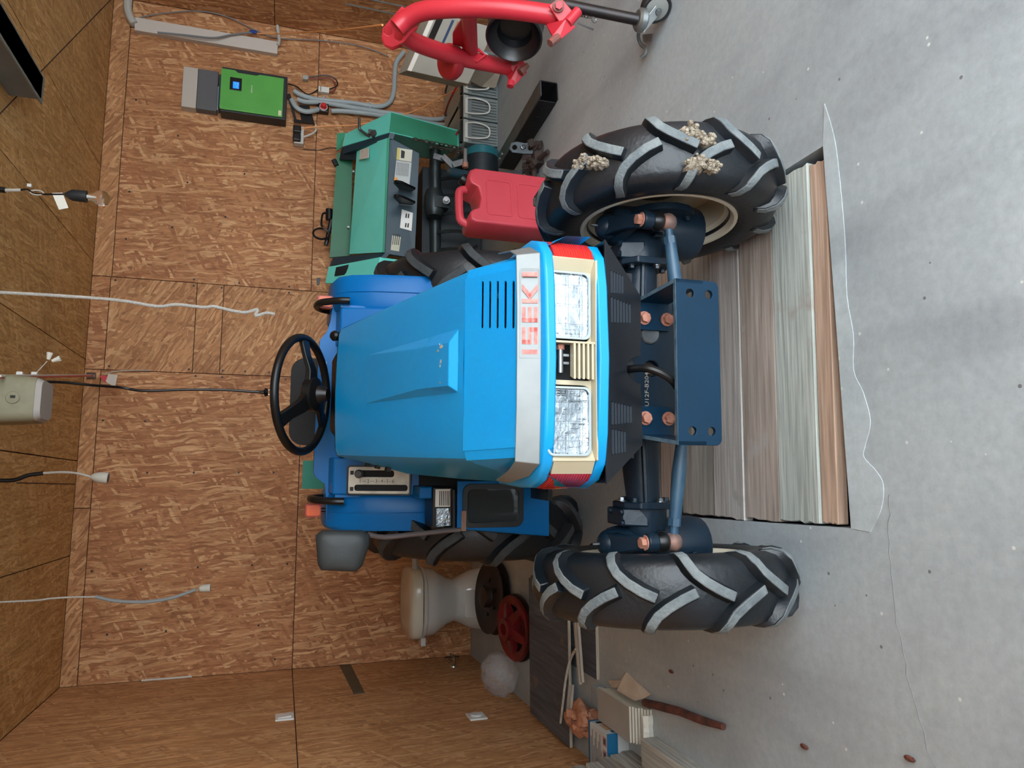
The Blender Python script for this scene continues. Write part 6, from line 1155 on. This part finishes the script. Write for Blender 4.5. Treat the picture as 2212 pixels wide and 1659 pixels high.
# two empty lamp holders on cables
for nm, lb, pts, hp, ym, top_, mt_ in (('lamp_holder', 'white lamp holder on a cable with black sleeve hanging left of the box', None, (((0.056, 3.400, 1.959)), ((0.050, 3.400, 1.894))), 3.4, ((0.043, 3.400, 2.234)), 0), ('lamp_holder', 'white lamp holder at the end of a grey sleeve hanging over the toilet', None, (((-0.443, 3.600, 1.541)), ((-0.441, 3.600, 1.491))), 3.6, ((-0.460, 3.600, 2.179)), 1)):
    tp_ = Vector(top_); tp_.z = ZC - .001; H_ = hang(nm, lb, 'lamp holder', tp_)
    if mt_ == 0:
        MB().tube(smooth_path([p - tp_ for p in [tp_] + [Vector(v) for v in ((0.043, 3.400, 2.234), (0.062, 3.400, 2.187), (0.071, 3.400, 2.132))]], 4), .0085, 8).build('black_sleeve', black_m, H_)
        MB().tube(smooth_path([Vector(v) - tp_ for v in ((0.071, 3.400, 2.135), (0.075, 3.400, 2.072), (0.071, 3.400, 2.013), (0.056, 3.400, 1.959))], 4), .005, 8).build('cable', sheath, H_)
    else:
        MB().tube(smooth_path([p - tp_ for p in [tp_] + [Vector(v) for v in ((-0.460, 3.600, 2.179), (-0.455, 3.600, 2.119), (-0.454, 3.600, 2.033), (-0.457, 3.600, 1.948))]], 4), .004, 8).build('cable', sheath, H_)
        MB().tube(smooth_path([Vector(v) - tp_ for v in ((-0.456, 3.600, 1.951), (-0.478, 3.600, 1.871), (-0.488, 3.600, 1.761), (-0.478, 3.600, 1.650), (-0.445, 3.600, 1.549))], 4), .0075, 8).build('grey_sleeve', pm('sleeve_grey', (140, 148, 150), .5), H_)
    a_, b2 = Vector(hp[0]) - tp_, Vector(hp[1]) - tp_; MB().tube([a_, a_.lerp(b2, .15), a_.lerp(b2, .45), b2], [.006, .016, .022, .024] if mt_ == 0 else [.006, .014, .017, .018], 16).build('holder', pm('holder_white', (196, 194, 184), .45), H_)
    MB().tube([b2 - (b2 - a_).normalized() * .002, b2 + (b2 - a_).normalized() * .0005], .018 if mt_ == 0 else .013, 14).build('holder_mouth', pm('mouth_grey', (110, 112, 112), .6), H_)
# beige box (old garage-light housing) and red flat cable, black power cord
BBO = Vector((.30, 2.72, ZC - .001)); BB = hang('ceiling_unit', 'rounded beige plastic unit mounted under the ceiling', 'ceiling unit', BBO)
c0, c1 = Vector((0.288, 2.720, 2.099)) - BBO, Vector((0.295, 2.720, 1.958)) - BBO
def rrv(c, w, d_, r_): return [Vector((c.x + x, c.y + y, c.z)) for x, y in rrect(-w, w, -d_, d_, r_, 5)]
up_ = Vector((c1.x, c1.y, -.02)); MB().loft([rrv(Vector((c1.x, .02, -.005)), .075, .075, .03), rrv(Vector((c1.x, .02, -.06)), .078, .078, .03), rrv(Vector((c1.x, .0, c1.z + .10)), .078, .078, .03), rrv(Vector((c1.x, 0, c1.z + .012)), .072, .072, .03)]).build('housing', pm('unit_beige', (128, 126, 104), .6, 0, (136, 134, 112), 40), BB, smooth=35)
MB().loft([rrv(Vector((c1.x, 0, c1.z + .012)), .070, .070, .03), rrv(Vector((c1.x, 0, c1.z - .004)), .062, .062, .028)]).build('base_cover', pm('unit_pale', (164, 160, 156), .6), BB, smooth=35)
MB().bx(c1.x - .002, c1.x + .007, -.081, -.076, c1.z + .062, c1.z + .076).build('keyhole', black_m, BB, smooth=0)
MB().lathe([(.02, 0), (.018, .002)], 18, T(c1.x, -.078, c1.z + .07) @ RX(90)).build('lock_ring', MATS['unit_beige'], BB)
PCO = Vector((0.356, 2.760, 2.011)); P_ = [Vector(p) for p in ((0.359, 2.780, 2.023), (0.369, 2.800, 1.982), (0.376, 2.850, 1.940), (0.376, 2.900, 1.864), (0.384, 3.000, 1.794), (0.374, 3.000, 1.714), (0.383, 3.000, 1.569), (0.387, 3.000, 1.436), (0.384, 3.000, 1.333), (0.383, 3.000, 1.295))]
PC = thing('power_cord', 'black power cord with plug hanging from the beige unit', 'cord', PCO)
MB().tube([p - PCO for p in smooth_path(P_, 5)], .005, 8).build('cord', black_m, PC); p0 = Vector((0.383, 3.000, 1.299)) - PCO
MB().tube([p0, p0 + Vector((0, 0, -.018)), p0 + Vector((0, 0, -.022)), p0 + Vector((0, 0, -.034))], [.006, .008, .018, .014], 10).build('plug', black_m, PC)
for s_ in (-1, 1): MB().tube([p0 + Vector((s_ * .009, 0, -.034)), p0 + Vector((s_ * .009, 0, -.05))], .0024, 6).build('plug_pin', chr_m, PC)
WS = thing('pull_line', 'red and white pull line with clamps and a red label ending at the back wall', 'cable', Vector((0.357, 2.600, 2.054)))
w0 = Vector((0.357, 2.600, 2.054))
MB().tube([w0 - w0, Vector((0.634, 4.450, 2.228)) - w0], .0045, 6).build('white_strand', pm('strand_white', (200, 198, 194), .5), WS); MB().tube([Vector((0.351, 2.590, 2.056)) - w0, Vector((0.628, 4.440, 2.220)) - w0], .0045, 6).build('red_strand', pm('strand_red', (196, 66, 60), .5), WS)
for p in (((0.415, 2.950, 2.109)), ((0.398, 2.950, 2.107)), ((0.452, 3.200, 2.137))): MB().box(Vector(p) - w0, (.016, .016, .02)).build('clamp', pm('clamp_white', (216, 220, 220), .35), WS, smooth=0, bevel=.003)
MB().tube([Vector((0.635, 4.500, 2.262)) - w0, Vector((0.637, 4.500, 2.220)) - w0], .02, 10).build('end_fitting', steel_m, WS)
slab([Vector(p) - w0 for p in ((0.638, 4.500, 2.202), (0.640, 4.500, 2.151), (0.598, 4.500, 2.144), (0.602, 4.500, 2.172))], .004).build('red_label', pm('label_red', (196, 40, 52), .5), WS, smooth=0); slab([Vector(p) - w0 for p in ((0.649, 4.490, 2.154), (0.645, 4.490, 2.107), (0.573, 4.490, 2.117), (0.606, 4.490, 2.165))], .002).build('clear_tag', pm('tag_clear', (196, 190, 180), .4), WS, smooth=0)
MB().tube(smooth_path([Vector(p) - w0 for p in ((0.452, 3.200, 2.134), (0.476, 3.200, 2.117), (0.505, 3.200, 2.097))], 3), .002, 5).build('bulb_lead', sheath, WS)
for a_, b2 in ((((0.511, 3.200, 2.094)), ((0.539, 3.200, 2.090))), (((0.506, 3.200, 2.081)), ((0.518, 3.200, 2.053)))): MB().tube([Vector(a_) - w0, Vector(b2) - w0], [.006, .012], 8).build('lead_end', white_m, WS)
MB().tube(smooth_path([Vector(p) - w0 for p in ((0.667, 4.620, 2.201), (0.692, 4.640, 2.125), (0.703, 4.650, 1.967))], 3), .003, 5).build('tail_wire', sheath, WS)
# dark steel rail under the ceiling, running towards the door
RL = thing('ceiling_rail', 'dark grey steel rail under the ceiling running towards the door', 'rail', (1.64, 3.2, 2.2))
MB().bx(-.05, .05, -4.3, 0, 0, .1145).build('rail_beam', pm('rail_grey', (112, 120, 124), .6, .2, (122, 130, 132), 8), RL, smooth=0, bevel=.002)
MB().bx(-.06, .056, -4.3, .02, .0, .006).build('rail_flange', pm('rail_flange', (128, 136, 136), .6, .2), RL, smooth=0)
